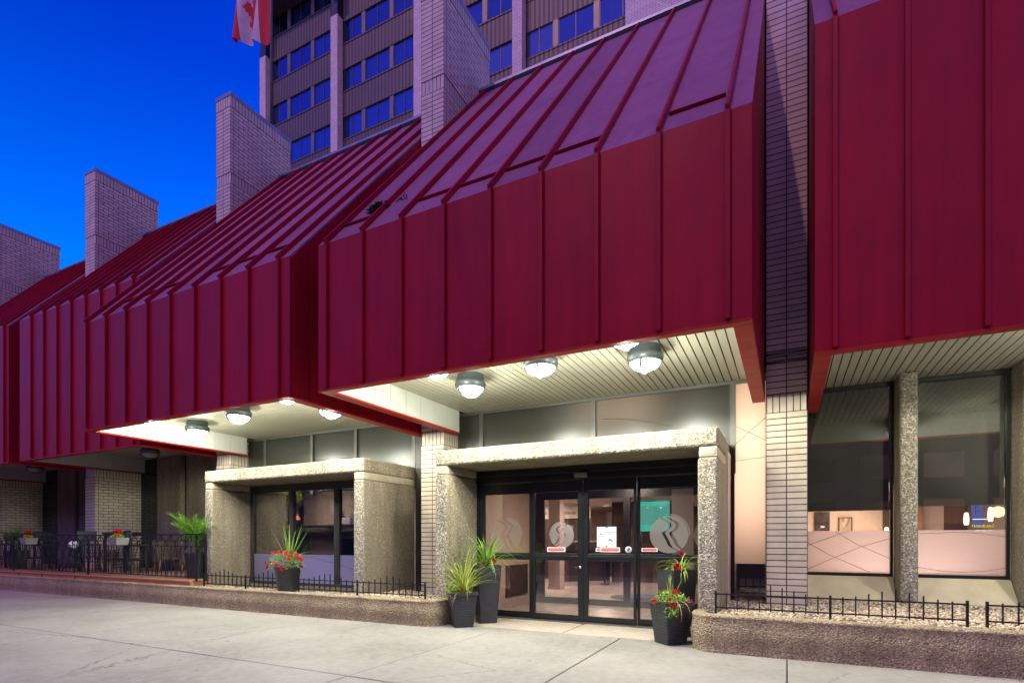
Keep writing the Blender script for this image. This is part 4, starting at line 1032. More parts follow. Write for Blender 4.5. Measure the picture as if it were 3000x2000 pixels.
def petunia(mat='petal', r=.036):
    m = MB(); n = 20; b = 0; m.v.append((0, 0, -.012))
    for ring, (q, z) in enumerate(((.35, -.002), (.75, .008), (1.0, .006))):
        for k in range(n):
            a = 6.283 * k / n; lob = 1 + .10 * math.cos(5 * a) * (ring == 2) + .03 * math.cos(5 * a); m.v.append((r * q * lob * math.cos(a), r * q * lob * math.sin(a), z + .004 * math.cos(5 * a + 1) * q))
    for k in range(n): m.face([0, 1 + k, 1 + (k + 1) % n], 1, True)
    for ring in range(2):
        for k in range(n):
            o = 1 + ring * n; m.face([o + k, o + n + k, o + n + (k + 1) % n, o + (k + 1) % n], 0, True)
    me_o = m.build('flower', [mat, 'petal_dark']); me = me_o.data; bpy.data.objects.remove(me_o); return me
PET = petunia('petal'); PETP = petunia('petal_pink', .03)
def flowers(parent, pts, seed=3, pink=.15, sc=1):
    rd = random.Random(seed)
    for p, d in pts:
        o = bpy.data.objects.new('flower', PETP if rd.random() < pink else PET); col.objects.link(o); o.parent = parent; o.location = p
        o.rotation_euler = Vector(d).to_track_quat('Z', 'Y').to_euler(); s_ = sc * rd.uniform(.75, 1.15); o.scale = (s_, s_, s_)
def pot_mesh(bw, tw, h, ribs, rim):
    m = MB(); n = 14 if ribs else 4
    ring = []
    def sq(w, z):
        c = w * .09; pts = []
        for sx, sy in ((1, 1), (-1, 1), (-1, -1), (1, -1)):
            a, b_ = (sx * w, sy * (w - c)), (sx * (w - c), sy * w)
            pts += [a, b_] if sx * sy > 0 else [b_, a]
        b = len(m.v); m.v.extend([(x, y, z) for x, y in pts]); ring.append(b)
    for i in range(n + 1):
        f = i / n; w = (bw + (tw - bw) * f) / 2; z = h * f
        if ribs and 0 < i < n: sq(w, z - .007); sq(w - .004, z - .004); sq(w - .004, z + .001); sq(w + .001, z + .004)
        else: sq(w, z)
    if rim: sq(tw / 2 + .012, h - .05); sq(tw / 2 + .012, h); 
    sq(tw / 2 - .03, h); sq(tw / 2 - .045, h - .06)
    for a, b in zip(ring, ring[1:]):
        for k in range(8): m.face([a + k, a + (k + 1) % 8, b + (k + 1) % 8, b + k])
    m.face([ring[0] + k for k in range(8)][::-1]); m.face([ring[-1] + k for k in range(8)], 1); return m
def planter(loc, rz, bw, tw, h, ribs, label, name='flower_pot', rim=True):
    t = empty(name, loc, label, 'potted plant', None, rz)
    pot_mesh(bw, tw, h, ribs, rim).build('pot', ['pot', 'soil'], t); return t
def rnd_pts(seed, n, rad, c, front=True, drape=0):
    rd = random.Random(seed); out = []
    while len(out) < n:
        a = rd.uniform(0, 6.283); e = rd.uniform(-.25, 1.3)
        d = Vector((math.cos(a) * math.cos(e), math.sin(a) * math.cos(e), math.sin(e)))
        p = Vector((d.x * rad[0], d.y * rad[1], d.z * rad[2])) * rd.uniform(.92, 1.1); p.z -= drape * max(0, (p.x / rad[0]) ** 2 + (p.y / rad[1]) ** 2 - .35)
        out.append((Vector(c) + p, (d.x + rd.uniform(-.3, .3), d.y - .5 + rd.uniform(-.3, .3), d.z * .6 + .25)))
    return out
# left pair by the doors
p = planter((-5.32, 8.51, GZ + .004), R(45), .34, .48, .63, True, 'short ribbed black planter left of the doors with a yellow-green spike plant')
spikes('spike_leaves', p, (.03, .03, .60), 84, 1.08, (.55, 1.45), (.5, 2.3), .011, 'spike', 5); leafclump('foliage', p, (-.07, .03, .64), (.26, .23, .15), 620, .036, seed=6, drape=.03)
spikes('dry_leaves', p, (0, -.1, .6), 5, .5, (.1, .5), (2, 3), .008, 'dry', 8, (3.3, 5.0)); flowers(p, rnd_pts(21, 12, (.22, .2, .14), (-.06, .04, .62), drape=.02), 4, .4, .8)
p = planter((-5.16, 9.12, GZ + .008), R(45), .335, .485, 1.09, False, 'tall smooth black planter left of the doors, behind the short one', rim=False)
spikes('spike_leaves', p, (0, 0, 1.06), 90, .95, (.4, 1.45), (.4, 2.4), .013, 'foliage', 11); leafclump('foliage', p, (.06, -.04, 1.07), (.17, .17, .10), 170, .05, seed=12); flowers(p, [((.10, -.16, 1.17), (.2, -1, .3)), ((-.15, -.18, 1.10), (-.2, -1, .2)), ((.12, -.14, 1.19), (.3, -1, .5))], 2, .3, 1.2)
# right pair
p = planter((-1.60, 8.57, GZ + .004), R(47), .345, .48, .64, True, 'short ribbed black planter right of the doors with trailing red petunias')
leafclump('foliage', p, (0, 0, .66), (.31, .29, .14), 900, .034, seed=15, drape=.05); leafclump('trailing_foliage', p, (-.20, -.27, .50), (.09, .09, .12), 140, .036, seed=16)
spikes('spike_leaves', p, (.0, .02, .62), 9, .46, (1.15, 1.5), (.0, .2), .011, 'spike', 17); spikes('dry_leaves', p, (.05, -.05, .64), 9, .55, (.1, .6), (2.0, 3.2), .008, 'dry', 18, (3.6, 6.2))
flowers(p, rnd_pts(24, 14, (.31, .29, .15), (0, 0, .67), drape=.05), 5, .15, 1.0)
p = planter((-1.62, 9.21, GZ + .008), R(45), .335, .485, 1.09, False, 'tall smooth black planter right of the doors, behind the short one', rim=False)
spikes('spike_leaves', p, (.08, -.03, 1.06), 50, .55, (.3, 1.3), (1.6, 3.2), .011, 'spike', 19); leafclump('foliage', p, (-.05, -.04, 1.08), (.17, .16, .09), 160, .05, seed=20); flowers(p, [((-.09, -.17, 1.15), (-.2, -1, .3)), ((-.06, -.18, 1.17), (.1, -1, .5)), ((-.12, -.16, 1.12), (-.3, -1, .1)), ((.08, -.02, 1.34), (0, -1, .3))], 2, 0, 1.35)
# big pot in the bed
t = empty('flower_pot', (-9.80, 8.47, -1.13), 'black pot brimming with red petunias and long spike leaves in front of the dark window', 'potted plant', None, R(20))
m = MB(); m.lathe([(.20, 0), (.205, .03), (.275, .50), (.29, .51), (.295, .575), (.275, .575), (.26, .53), (.001, .53)], n=30); m.build('pot', 'pot', t)
leafclump('foliage', t, (-.02, -.04, .66), (.38, .33, .22), 1500, .034, seed=31, drape=.08); spikes('spike_leaves', t, (.02, .05, .60), 26, .95, (.85, 1.5), (.0, .35), .012, 'foliage', 32); spikes('low_spike_leaves', t, (.05, .0, .62), 12, .75, (.4, .8), (.6, 1.6), .008, 'spike', 33)
spikes('dry_leaves', t, (.2, -.1, .55), 3, .4, (.3, .7), (2.5, 3.2), .006, 'dry', 34, (-.8, .4)); flowers(t, rnd_pts(35, 46, (.39, .34, .24), (-.03, -.05, .66), drape=.10), 6, .16, 1.15)
# weed on the canopy
t = empty('weed', (-5.93, 6.93, 5.33), 'small dark weed growing on the red roof beside a seam', 'weed')
leafclump('leaves', t, (0, 0, .03), (.22, .10, .11), 420, .05, 'weed', 41); leafclump('sprig', t, (.40, .10, .14), (.14, .06, .07), 60, .04, 'weed', 42)

# ------------------------------------------------------------------ patio deck, railing and furniture
dk = empty('patio_deck', (0, 0, 0), 'brown wooden patio deck edge with capped boards and dark joints', 'deck')
m = MB(); x = -40.0
joints = [-12.83, -18.06, -19.93, -21.35, -24.6, -29, -34, -40]
for b, a in zip(joints, joints[1:]): m.box(a + .03, b, 8.19, 8.36, -1.012, -.975)
m.build('cap_board', 'wood', dk, bevel=.006)
m = MB()
for b, a in zip(joints, joints[1:]): m.box(a + .035, b - .0, 8.215, 8.25, -1.165, -1.014)
m.box(-12.866, -12.83, 8.251, 9.0, -1.165, -1.014); m.build('fascia_board', 'wood', dk, bevel=.004)
m = MB()
for q in range(24): m.box(-40, -12.84, 8.365 + q * .146, 8.365 + q * .146 + .138, -1.0, -.98)
m.build('floor_board', 'deck', dk)
m = MB(); m.box(-40, -12.9, 8.26, 11.9, -1.5, -1.02); m.build('subframe', 'dark', dk)
m = MB()
for a in joints[1:-1]: m.box(a, a + .03, 8.205, 8.24, -1.2, -.985)
m.build('joint_bracket', 'iron', dk)

rl = empty('patio_railing', (0, 0, 0), 'ornate black wrought iron railing along the wooden patio deck', 'railing')
YL = 8.30; xe, xs0 = -12.36, -30.1
m = MB(); m.box(xs0, xe, YL - .022, YL + .022, .118, .152); m.build('handrail', 'iron', rl)
for z in (-.02, -.145, -.90): m = MB(); m.box(xs0, xe, YL - .010, YL + .010, z - .009, z + .009); m.build('rail', 'iron', rl)
for xx in (-12.36, -12.72, -17.55, -21.9, -26.5):
    m = MB(); m.box(xx - .018, xx + .018, YL - .018, YL + .018, -.985, .117); m.build('post', 'iron', rl)
def bal(x, kind):
    m = MB()
    if kind == 0: m.box(-.0085, .0085, -.0085, .0085, -.891, -.154); m.box(-.007, .007, -.007, .007, -.03, .117)
    else:
        for s in (-1, 1):
            zs = [(-.891, .035), (-.70, .038), (-.60, .06), (-.50, .11), (-.42, .135), (-.34, .12), (-.25, .07), (-.18, .042), (-.145, .045), (-.11, .06), (-.082, .07), (-.05, .06), (-.02, .03)]
            m.tube([(s * w, 0, z) for z, w in zs], .0095, 6)
            m.tube([(s * .03, 0, -.02), (s * .19, 0, .118)], .009, 6)
        m.tube([(.05 * math.cos(R(a)), .012, -.082 + .05 * math.sin(R(a))) for a in range(0, 360, 24)], .009, 6, closed=True)
    return m.build('scroll_baluster' if kind else 'picket', 'iron', rl, (x, YL, 0))
k0, k1 = bal(-12.92, 0), bal(-13.12, 1)
x = -13.32; i = 0
while x > xs0 + .3:
    c = (k0 if i % 2 == 0 else k1).copy(); col.objects.link(c); c.location.x = x; x -= .2; i += 1
c = k1.copy(); col.objects.link(c); c.location.x = -12.54

def geranium_box(x, label, rz=0):
    t = empty('flower_box', (x, 8.13, -.13), label, 'flower box', 'wicker flower boxes on the patio railing', rz)
    w, d, h = .55, .20, .19
    m = MB(); m.hexa([(-w * .34, -d * .8, 0), (w * .34, -d * .8, 0), (w * .34, d * .5, 0), (-w * .34, d * .5, 0), (-w / 2, -d, h), (w / 2, -d, h), (w / 2, d * .55, h), (-w / 2, d * .55, h)]); m.build('box', 'wicker', t, bevel=.008)
    m = MB(); m.tube([(w * .3, d * .5, h), (w * .3, d * .52, h + .12), (w * .3, d * .95, h + .12), (w * .3, d, h + .05)], .008, 6); m.build('hook', 'alu', t)
    leafclump('foliage', t, (-.02, -.04, h + .04), (.24, .12, .08), 170, .05, 'yellow_leaf', int(-x * 3)); 
    rd = random.Random(int(-x * 7))
    for cx, cz, rr in ((.03, h + .17, .062), (-.20, h + .15, .035), (-.12, h + .07, .04)):
        m = MB()
        for q in range(60):
            u = Vector((rd.gauss(0, 1), rd.gauss(0, 1), rd.gauss(0, 1))).normalized(); c = u * rr; a = u.orthogonal().normalized() * .02; b_ = u.cross(a).normalized() * .02
            m.quad(c - a - b_, c + a - b_ * .8, c + a + b_ + u * .004, c - a * .8 + b_)
        m.build('flower', 'petal', t, (cx, -.06, cz))
    return t
geranium_box(-15.62, 'grey wicker box of red geraniums on the railing before the pale brick pier', R(-6)); geranium_box(-20.40, 'grey wicker box of red geraniums on the railing near the left edge', R(-6))

def palm(loc, n, L_, label, potd, seed, pot=True, azr=(0, 6.283)):
    rd = random.Random(seed); t = empty('potted_palm', loc, label, 'potted palm')
    bw, tw, h = potd; pot_mesh(bw, tw, h, False, False).build('pot', ['pot', 'soil'], t)
    for i in range(n):
        az = azr[0] + (azr[1] - azr[0]) * (i + rd.random() * .6) / n; lift = rd.uniform(1.0, 1.52); dr = rd.uniform(.5, 1.1); ln = L_ * rd.uniform(.7, 1.05)
        d = Vector((math.cos(az), math.sin(az), 0)); sd = Vector((-math.sin(az), math.cos(az), 0)); p = Vector((0, 0, h - .02)); el = lift; pts = []
        for k in range(25):
            pts.append(p.copy()); p += (d * math.cos(el) + Vector((0, 0, 1)) * math.sin(el)) * ln / 24; el -= dr / 24 * (.3 + 1.4 * k / 24)
        m = MB(); m.tube(pts[::3], [.010 * (1 - q / 10) + .002 for q in range(len(pts[::3]))], 5)
        for k in range(6, 25):
            q = pts[k]; tdir = (pts[k] - pts[k - 1]).normalized(); f = k / 24; ll = ln * .42 * math.sin(min(1, (f - .15) * 1.25 + .25) * math.pi * .62 + .5) * rd.uniform(.85, 1.1)
            for s in (-1, 1):
                dd = (tdir * .75 + sd * s * .8 + Vector((0, 0, rd.uniform(-.25, .1)))).normalized(); wv = dd.cross(Vector((0, 0, 1))).normalized() * .011
                a = q + dd * ll * .5 + Vector((0, 0, -.01 * ll)); e = q + dd * ll + Vector((0, 0, -.16 * ll))
                b = len(m.v); m.v += [tuple(q - wv * .4), tuple(q + wv * .4), tuple(a + wv), tuple(e), tuple(a - wv)]; m.face([b, b + 1, b + 2, b + 4]); m.face([b + 4, b + 2, b + 3])
        m.build('frond', 'palm', t)
    return t
palm((-13.50, 8.85, -.98), 22, 1.15, 'bright green palm in a tall black pot at the right end of the patio', (.34, .46, .66), 51)
palm((-23.2, 8.9, -.98), 13, 1.1, 'dim palm behind the railing at the far left of the patio', (.34, .46, .62), 57)

def bar_table(loc, rz, label):
    t = empty('bar_table', loc, label, 'table', 'tall black patio tables', rz)
    m = MB(); m.box(-.6, .6, -.4, .4, 1.17, 1.21); m.build('tabletop', 'chair_black', t, bevel=.006)
    for sx in (-1, 1):
        for sy in (-1, 1): m = MB(); m.box(sx * .52 - .03, sx * .52 + .03, sy * .33 - .03, sy * .33 + .03, 0, 1.169); m.build('leg', 'chair_black', t)
    m = MB(); m.box(-.49, .49, -.02, .02, .34, .38); m.box(-.54, -.5, -.3, .3, .34, .38); m.box(.5, .54, -.3, .3, .34, .38); m.box(-.55, .55, -.36, .36, 1.10, 1.165); m.build('stretcher', 'chair_black', t)
def bar_chair(loc, rz, label):
    t = empty('bar_chair', loc, label, 'chair', 'tall black patio chairs', rz)
    m = MB(); m.box(-.24, .24, -.22, .22, .80, .85); m.build('seat', 'chair_black', t, bevel=.01)
    m = MB(); m.box(-.26, .26, .20, .235, .95, 1.26); m.build('backrest', 'chair_black', t, bevel=.008)
    for sx in (-1, 1):
        for sy in (-1, 1): m = MB(); m.box(sx * .21 - .02, sx * .21 + .02, sy * .19 - .02, sy * .19 + .02, 0, .799 if sy < 0 else 1.0); m.build('leg', 'chair_black', t)
    m = MB(); m.box(-.19, .19, -.2, -.18, .3, .33); m.box(-.21, -.19, -.17, .17, .4, .43); m.box(.19, .21, -.17, .17, .4, .43); m.build('stretcher', 'chair_black', t)
bar_table((-18.4, 9.75, -.98), 0, 'tall black table right of the hanging flower box, before the pale brick pier')
bar_chair((-17.15, 9.35, -.98), R(170), 'tall black chair pulled up at the right side of the pier-side table'); bar_chair((-19.6, 9.3, -.98), R(80), 'tall black chair at the left side of the pier-side table')
bar_table((-23.6, 9.4, -.98), 0, 'tall black table near the left edge, before the dark red-lit brick'); bar_chair((-22.3, 9.3, -.98), R(95), 'tall black chair right of the far-left table'); bar_chair((-24.6, 9.2, -.98), R(-80), 'tall black chair left of the far-left table')
def wicker_chair(loc, rz, label):
    t = empty('wicker_chair', loc, label, 'chair', 'brown wicker armchairs', rz)
    m = MB(); m.box(-.3, .3, -.28, .26, .36, .46); m.build('seat', 'wicker_brown', t, bevel=.03)
    m = MB(); m.hexa([(-.3, .22, .40), (.3, .22, .40), (.3, .30, .40), (-.3, .30, .40), (-.34, .32, .98), (.34, .32, .98), (.34, .40, .98), (-.34, .40, .98)]); m.build('backrest', 'wicker_brown', t, bevel=.03)
    for s in (-1, 1):
        m = MB(); m.hexa([(s * .31 - .03, -.28, .30), (s * .31 + .03, -.28, .30), (s * .31 + .03, .27, .30), (s * .31 - .03, .27, .30), (s * .34 - .03, -.26, .68), (s * .34 + .03, -.26, .68), (s * .34 + .03, .33, .76), (s * .34 - .03, .33, .76)]); m.build('armrest', 'wicker_brown', t, bevel=.02)
        for sy in (-.24, .24): m = MB(); m.tube([(s * .27, sy, .37), (s * .30, sy * 1.1, 0)], [.022, .016], 8); m.build('leg', 'wood', t)
wicker_chair((-17.2, 10.3, -.98), R(75), 'brown wicker armchair under the tall patio chair'); wicker_chair((-15.6, 10.2, -.98), R(-70), 'brown wicker armchair beside the black palm pot')
t = empty('side_table', (-14.55, 9.6, -.98), 'low grey plastic side table left of the palm pot', 'table')
m = MB(); m.box(-.28, .28, -.22, .22, .36, .42); m.build('tabletop', 'grey_plastic', t, bevel=.01)
for sx in (-1, 1):
    for sy in (-1, 1): m = MB(); m.box(sx * .24 - .03, sx * .24 + .03, sy * .18 - .03, sy * .18 + .03, 0, .359); m.build('leg', 'grey_plastic', t)
def bistro_chair(loc, rz, label):
    t = empty('bistro_chair', loc, label, 'chair', 'black iron patio chairs', rz)
    m = MB(); m.lathe([(.001, .44), (.22, .44), (.225, .45), (.22, .46), (.001, .46)], n=24); m.build('seat', 'iron', t)
    m = MB(); m.tube([(-.18, .12, .45), (-.2, .2, .75), (-.12, .24, .98), (0, .25, 1.03), (.12, .24, .98), (.2, .2, .75), (.18, .12, .45)], .014, 8); m.tube([(-.12, .24, .6), (.12, .24, .9)], .009, 6); m.tube([(.12, .24, .6), (-.12, .24, .9)], .009, 6); m.build('backrest', 'iron', t)
    for s in (-1, 1):
        for q in (-1, 1): m = MB(); m.tube([(s * .16, q * .14, .44), (s * .2, q * .2, .2), (s * .25, q * .24, 0)], .014, 8); m.build('leg', 'iron', t)
bistro_chair((-20.6, 9.3, -.98), R(30), 'round-seated iron chair left of the white globe'); bistro_chair((-18.9, 8.95, -.98), R(200), 'round-seated iron chair right of the white globe')
t = empty('bistro_table', (-19.85, 9.0, -.98), 'small round iron table carrying the white globe', 'table')
m = MB(); m.lathe([(.001, .68), (.36, .68), (.37, .69), (.36, .70), (.001, .70)], n=30); m.build('tabletop', 'iron', t)
for a in (0, 120, 240): m = MB(); m.tube([(.05 * math.cos(R(a)), .05 * math.sin(R(a)), .68), (.09 * math.cos(R(a)), .09 * math.sin(R(a)), .35), (.32 * math.cos(R(a)), .32 * math.sin(R(a)), 0)], .014, 8); m.build('leg', 'iron', t)
t = empty('globe_lantern', (-19.85, 9.0, -.28), 'unlit white globe lantern on the small patio table', 'lantern')
m = MB(); m.lathe([(.13 * math.sin(R(a)) + .001, .13 - .13 * math.cos(R(a))) for a in range(0, 181, 15)], n=24); m.build('globe', 'white', t)
m = MB(); m.lathe([(.07, 0), (.07, .03), (.05, .035)], n=18); m.build('base', 'iron', t)

# walls behind the patio
M['dark_pane'] = simple('dark_patio_glass', (.008, .012, .018), .12, 0, var=.2)
for a, b in ((-20.69, -19.52), (-18.155, -17.888), (-27.7, -26.2), (-24.84, -24.58), (-15.6, -15.4), (-33, -32.7)):
    m = MB(); m.box(a, b, 11.45, 11.5, -1.0, 2.855); m.build('patio_window', 'dark_pane', hotel)
for a, b in ((-19.52, -18.155), (-17.888, -15.6), (-15.4, -13.8), (-26.19, -24.84), (-24.58, -21.3), (-32.7, -27.9)):
    p = MB(); p.rough_box(a, b, 11.3, 11.9, -1.0, 2.855, .09, .006, 0, .03); p.build('concrete_panel', 'agg_fine', hotel)
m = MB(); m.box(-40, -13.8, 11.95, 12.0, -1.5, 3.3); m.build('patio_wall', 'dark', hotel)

t = empty('hanging_plant', (-11.70, 10.3, 1.04), 'yellow-green plant hanging inside the dark window beside the post', 'plant')
leafclump('foliage', t, (0, 0, 0), (.24, .2, .26), 420, .075, 'yellow_leaf', 77, .1)
m = MB(); m.lathe([(.07, -.12), (.11, .0), (.11, .02)], n=16, caps=False); m.build('basket', 'wicker_brown', t)
m = MB(); m.tube([(.1, 0, 0), (0, 0, .385)], .005, 5); m.tube([(-.1, 0, 0), (0, 0, .385)], .005, 5); m.build('hanger', 'ink', t)
area('plant_fill_light', (-11.5, 10.12, 1.40), .12, 14, (1, .9, .6), (R(15), 0, 0))  # added light without a fitting, only to brighten the hanging plant
# ------------------------------------------------------------------ tower behind
tw = empty('tower_building', (0, 0, 0), 'tall brick and ribbed metal hotel tower rising behind the red canopies', 'building')
PT = [-36.9, -29.42, -22.04, -14.74]; YP, YW = 29.2, 29.75; PWID = .65; ZTOP = 47
for x in PT:
    m = MB(); m.box(0, PWID, 0, .54, 0, 37.7 - 9); o = m.build('tower_pier', 'tower_brick', tw, (x, YP, 9))
    m = MB(); m.box(.02, PWID - .02, .02, .54, 37.7 - 9 + .002, 41.2 - 9); m.build('beam_end', 'navy', o)
    m = MB(); m.box(0, PWID, 0, 1.6, 0, 10); m.build('upper_pier', 'tower_brick', o, (0, -1.0, 39.9 - 9))
rows = [25.54, 29.0, 32.46, 35.92, 39.38]; H = 1.57
base = PT[0]
for bi in range(3):
    x0 = PT[bi] + PWID; x1 = PT[bi + 1]
    zs = [9.0]
    for r in rows: zs += [r, r + H]
    zs.append(41.05)
    for i in range(0, len(zs) - 1, 2):
        m = MB(); m.box(x0, x1, YW, YW + .3, zs[i], zs[i + 1]); m.box(x0, x1, YW - .04, YW - .001, zs[i + 1] - .10, zs[i + 1]); 
        if i: m.box(x0, x1, YW - .03, YW - .001, zs[i], zs[i] + .08)
        o = m.build('spandrel', 'spandrel', tw)
    xo = PT[bi]
    for ri, r in enumerate(rows):
        for a, b in ((2.43, 2.75), (4.94, 5.26)): m = MB(); m.box(xo + a, xo + b, YW + .0, YW + .12, r, r + H); m.build('mullion', 'alu', tw)
        for wi, (a, sp, b) in enumerate(((.70, 1.52, 2.43), (2.75, 3.83, 4.94), (5.26, 6.22, 7.38))):
            b = min(b, x1 - xo)
            f = MB(); f.box(xo + a, xo + b, YW + .04, YW + .10, r, r + .05); f.box(xo + a, xo + b, YW + .04, YW + .10, r + H - .05, r + H)
            for q in (a, sp - .025, b - .05): f.box(xo + q, xo + q + .05, YW + .041, YW + .099, r + .05, r + H - .05)
            wn = f.build('window', 'bronze', tw)
            warm = ri == 1 and (bi == 2 and wi > 1)
            thin('pane', xo + a, xo + b, r + .02, r + H - .02, YW + .06, 'tower_glass', wn)
            h = MB(); rd = random.Random(bi * 31 + ri * 7 + wi)
            cut = sp if rd.random() < .25 and wi == 0 else b
            h.quad((xo + a, YW + .25, r), (xo + cut, YW + .25, r), (xo + cut, YW + .25, r + H), (xo + a, YW + .25, r + H)); h.build('blind', 'curtain_lit' if warm else rd.choice(('room_dark', 'room_dark', 'blind', 'blind', 'blind_light')), wn)
m = MB(); m.box(PT[0], -14.1, YW + .35, YW + .5, 9, 41); m.box(-36.25, -36.2, YW, YW + 5, 9, 41); m.build('inner_wall', 'room_dark', tw)
m = MB(); m.box(-14.74 + 7.05, 8, 28.6, 34, 9, ZTOP); m.build('brick_wall', 'tower_brick', tw)
# last bay before the brick wall
xo = -14.74
m = MB()
for za, zb_ in ((9, 29.0), (30.57, 32.46), (34.03, 41.05)): m.box(xo + PWID, xo + 7.05, YW, YW + .3, za, zb_); m.box(xo + PWID, xo + 7.05, YW - .03, YW - .001, zb_ - .1, zb_)
m.build('spandrel', 'spandrel', tw)
m = MB(); m.box(PT[0], PT[-1] + 7, 28.25, 36, 41.06, 41.2); m.build('overhang_soffit', 'tower_soffit', tw)
m = MB(); m.box(PT[0] - .0, PT[-1] + 7.0, 28.9, 36, 41.3, ZTOP); m.build('upper_storey', 'spandrel', tw)
for r in rows[1:3]:
    for a, b in ((2.43, 2.75), (4.94, 5.26)): m = MB(); m.box(xo + a, xo + b, YW, YW + .12, r, r + H); m.build('mullion', 'alu', tw)
    for wi, (a, sp, b) in enumerate(((.70, 1.52, 2.43), (2.75, 3.83, 4.94), (5.26, 6.6, 7.05))):
        f = MB(); f.box(xo + a, xo + b, YW + .04, YW + .10, r, r + .05); f.box(xo + a, xo + b, YW + .04, YW + .10, r + H - .05, r + H)
        for q in (a, sp - .025, b - .05): f.box(xo + q, xo + q + .05, YW + .041, YW + .099, r + .05, r + H - .05)
        wn = f.build('window', 'bronze', tw); thin('pane', xo + a, xo + b, r + .02, r + H - .02, YW + .06, 'tower_glass', wn)
        m = MB(); m.quad((xo + a, YW + .25, r), (xo + b, YW + .25, r), (xo + b, YW + .25, r + H), (xo + a, YW + .25, r + H)); m.build('blind', 'curtain_lit' if (wi == 0 and r < 30) else 'room_dark', wn)

# flag
fl_ = empty('flag', (-15.84, 13, 0), 'red and white national flag on a pole at the top edge before the tower', 'flag')
m = MB(); m.tube([(0, 0, 10.9), (0, 0, 26)], .05, 10); m.build('pole', 'bronze', fl_)
m = MB(); nu, nv = 40, 24; Wd, Ht = 2.7, 2.1
for i in range(nu + 1):
    for j in range(nv + 1):
        u = i / nu; v = j / nv; x = -.05 - u * 1.9; y = .22 * math.sin(u * 13 + v * 2.2) * (.3 + u); z = 17.2 + .75 * u ** 1.3 + v * Ht - .05 * math.sin(u * 9)
        m.v.append((x, y, z))
cx, cz = .5, .5
def in_leaf(u, v):
    du, dv = (u - .5) / .24, (v - .5) / .42; a = math.atan2(dv, du); r = math.hypot(du, dv)
    return r < .42 + .30 * abs(math.cos(2.5 * (a - math.pi / 2))) ** 1.5
for i in range(nu):
    for j in range(nv):
        u, v = (i + .5) / nu, (j + .5) / nv; mi = 0 if (u < .25 or u > .75 or in_leaf(u, v)) else 1
        b = i * (nv + 1) + j; m.face([b, b + nv + 1, b + nv + 2, b + 1], mi, True)
m.build('cloth', ['flag_red', 'flag_white'], fl_)

# buildings across the street: seen in the window reflections
ob = empty('street_building', (0, 0, 0), 'dark brick building across the street, reflected in the hotel windows', 'building')
m = MB(); m.box(-125, 14, -34, -26, GZ - .1, 14); m.box(14.001, 90, -36, -26.2, GZ - .1, 7); m.build('wall', 'opp', ob)  # out-of-frame blocks, heights shaped to limit low sky light on the facade
m = MB()
for i in range(-18, 22):
    for z in (1.2, 4.6, 8.0, 11.4): m.box(-43 + i * 4, -40.6 + i * 4, -25.99, -25.9, z, z + 1.8)
m.build('window', 'screen', ob)
m = MB(); m.box(-125.2, 13.9, -34.2, -25.8, 14, 14.3); m.build('coping', 'cap', ob)

# ------------------------------------------------------------------ sky, street light, camera
wd = bpy.data.worlds.new('World'); scn.world = wd; wd.use_nodes = True
nt = wd.node_tree; nt.nodes.clear()
out = nt.nodes.new('ShaderNodeOutputWorld'); bg = nt.nodes.new('ShaderNodeBackground')
sky = nt.nodes.new('ShaderNodeTexSky'); sky.sky_type = 'NISHITA'; sky.sun_disc = False
SUN_EL, SUN_AZ = 40, 18
sky.sun_elevation = R(2.0); sky.sun_rotation = R(10); sky.ozone_density = 6; sky.dust_density = .5
hs = nt.nodes.new('ShaderNodeHueSaturation'); hs.inputs['Saturation'].default_value = 1.05
L(nt, sky.outputs[0], hs.inputs['Color'])
gm = nt.nodes.new('ShaderNodeGamma'); gm.inputs[1].default_value = 1.3; L(nt, hs.outputs[0], gm.inputs[0])
tint = mixc(nt, 1.0, gm.outputs[0], (1.6, .92, 1.25), 'MULTIPLY')
tcw = nt.nodes.new('ShaderNodeTexCoord'); spw = nt.nodes.new('ShaderNodeSeparateXYZ'); L(nt, tcw.outputs['Generated'], spw.inputs[0])
grad = ramp(nt, spw.outputs[2], [(0, (1, 1.3, 1.2)), (.38, (1, 1.75, 1.28)), (.62, (1, .62, 1.0)), (1, (1, .55, .85))])
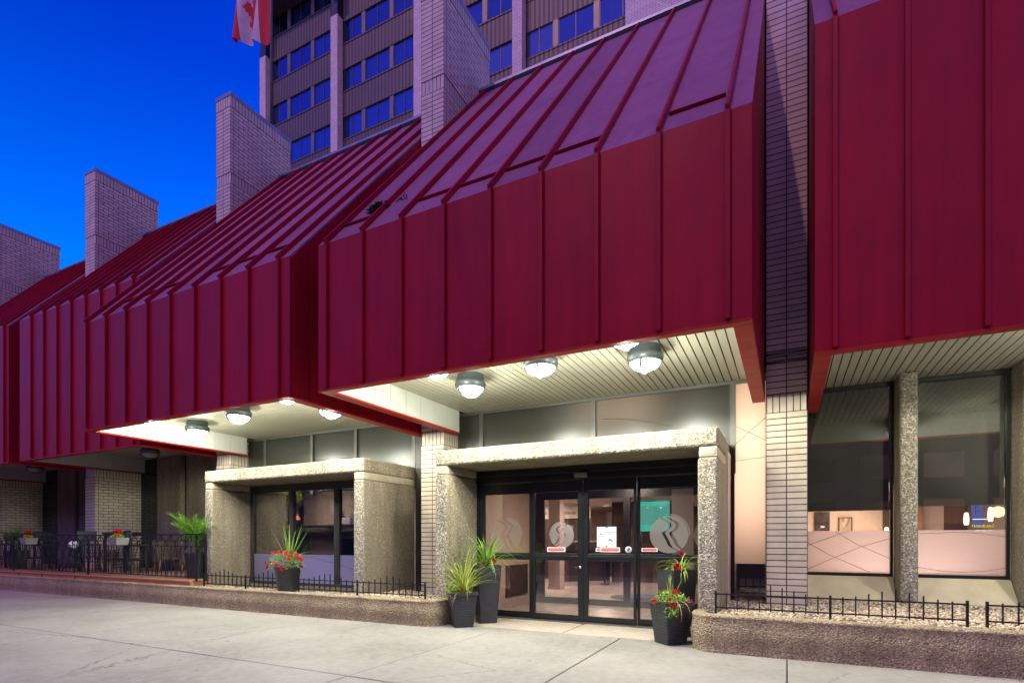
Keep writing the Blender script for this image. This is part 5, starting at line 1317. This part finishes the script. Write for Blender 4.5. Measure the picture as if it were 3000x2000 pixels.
tint = mixc(nt, 1.0, tint, grad.outputs[0], 'MULTIPLY')
dt = nt.nodes.new('ShaderNodeVectorMath'); dt.operation = 'DOT_PRODUCT'; L(nt, tcw.outputs['Generated'], dt.inputs[0]); dt.inputs[1].default_value = Vector((.42, -.85, .25)).normalized()
gl = math_n(nt, 'POWER', math_n(nt, 'MAXIMUM', dt.outputs['Value'], 0.0), 2.0)      # rosy city glow in the sky down the street
glc = mixc(nt, gl, (0, 0, 0), (1.0, .35, .42))
tint = mixc(nt, 1.0, tint, glc, 'ADD')
L(nt, tint, bg.inputs[0]); bg.inputs[1].default_value = 1.0
L(nt, bg.outputs[0], out.inputs[0])
sn = bpy.data.lights.new('street_glow', 'SUN'); sn.energy = 1.0; sn.angle = R(1.5); sn.color = (1, .52, .54)
so_ = bpy.data.objects.new('street_glow', sn); col.objects.link(so_)
dirv = Vector((.13, .34, -.46)); so_.rotation_euler = dirv.to_track_quat('-Z', 'Y').to_euler()

cam = bpy.data.cameras.new('camera'); co = bpy.data.objects.new('camera', cam); col.objects.link(co)
cam.sensor_width = 36; cam.lens = 1596 / 3000 * 36; cam.shift_y = 581 / 3000; cam.clip_end = 2000; cam.clip_start = .05
co.rotation_euler = (R(90), 0, math.atan2(806, 1596)); scn.camera = co
# survey units -> metres, pavement at height zero
for o in scn.objects:
    if o.parent is None:
        o.location = (o.location + Vector((0, 0, -GZ))) * K
        if o.type not in ('CAMERA', 'LIGHT'): o.scale = o.scale * K
        elif o.type == 'LIGHT':
            d = o.data
            if d.type == 'AREA': d.size *= K; d.size_y *= K
            elif d.type == 'SPOT': d.shadow_soft_size *= K
scn.view_settings.view_transform = 'Standard'; scn.view_settings.look = 'None'; scn.view_settings.exposure = 0; scn.view_settings.gamma = 1
scn.render.engine = 'CYCLES'; scn.cycles.max_bounces = 8; scn.cycles.transparent_max_bounces = 16; scn.cycles.sample_clamp_indirect = 4
scn.cycles.use_denoising = True; scn.cycles.caustics_reflective = False; scn.cycles.caustics_refractive = False
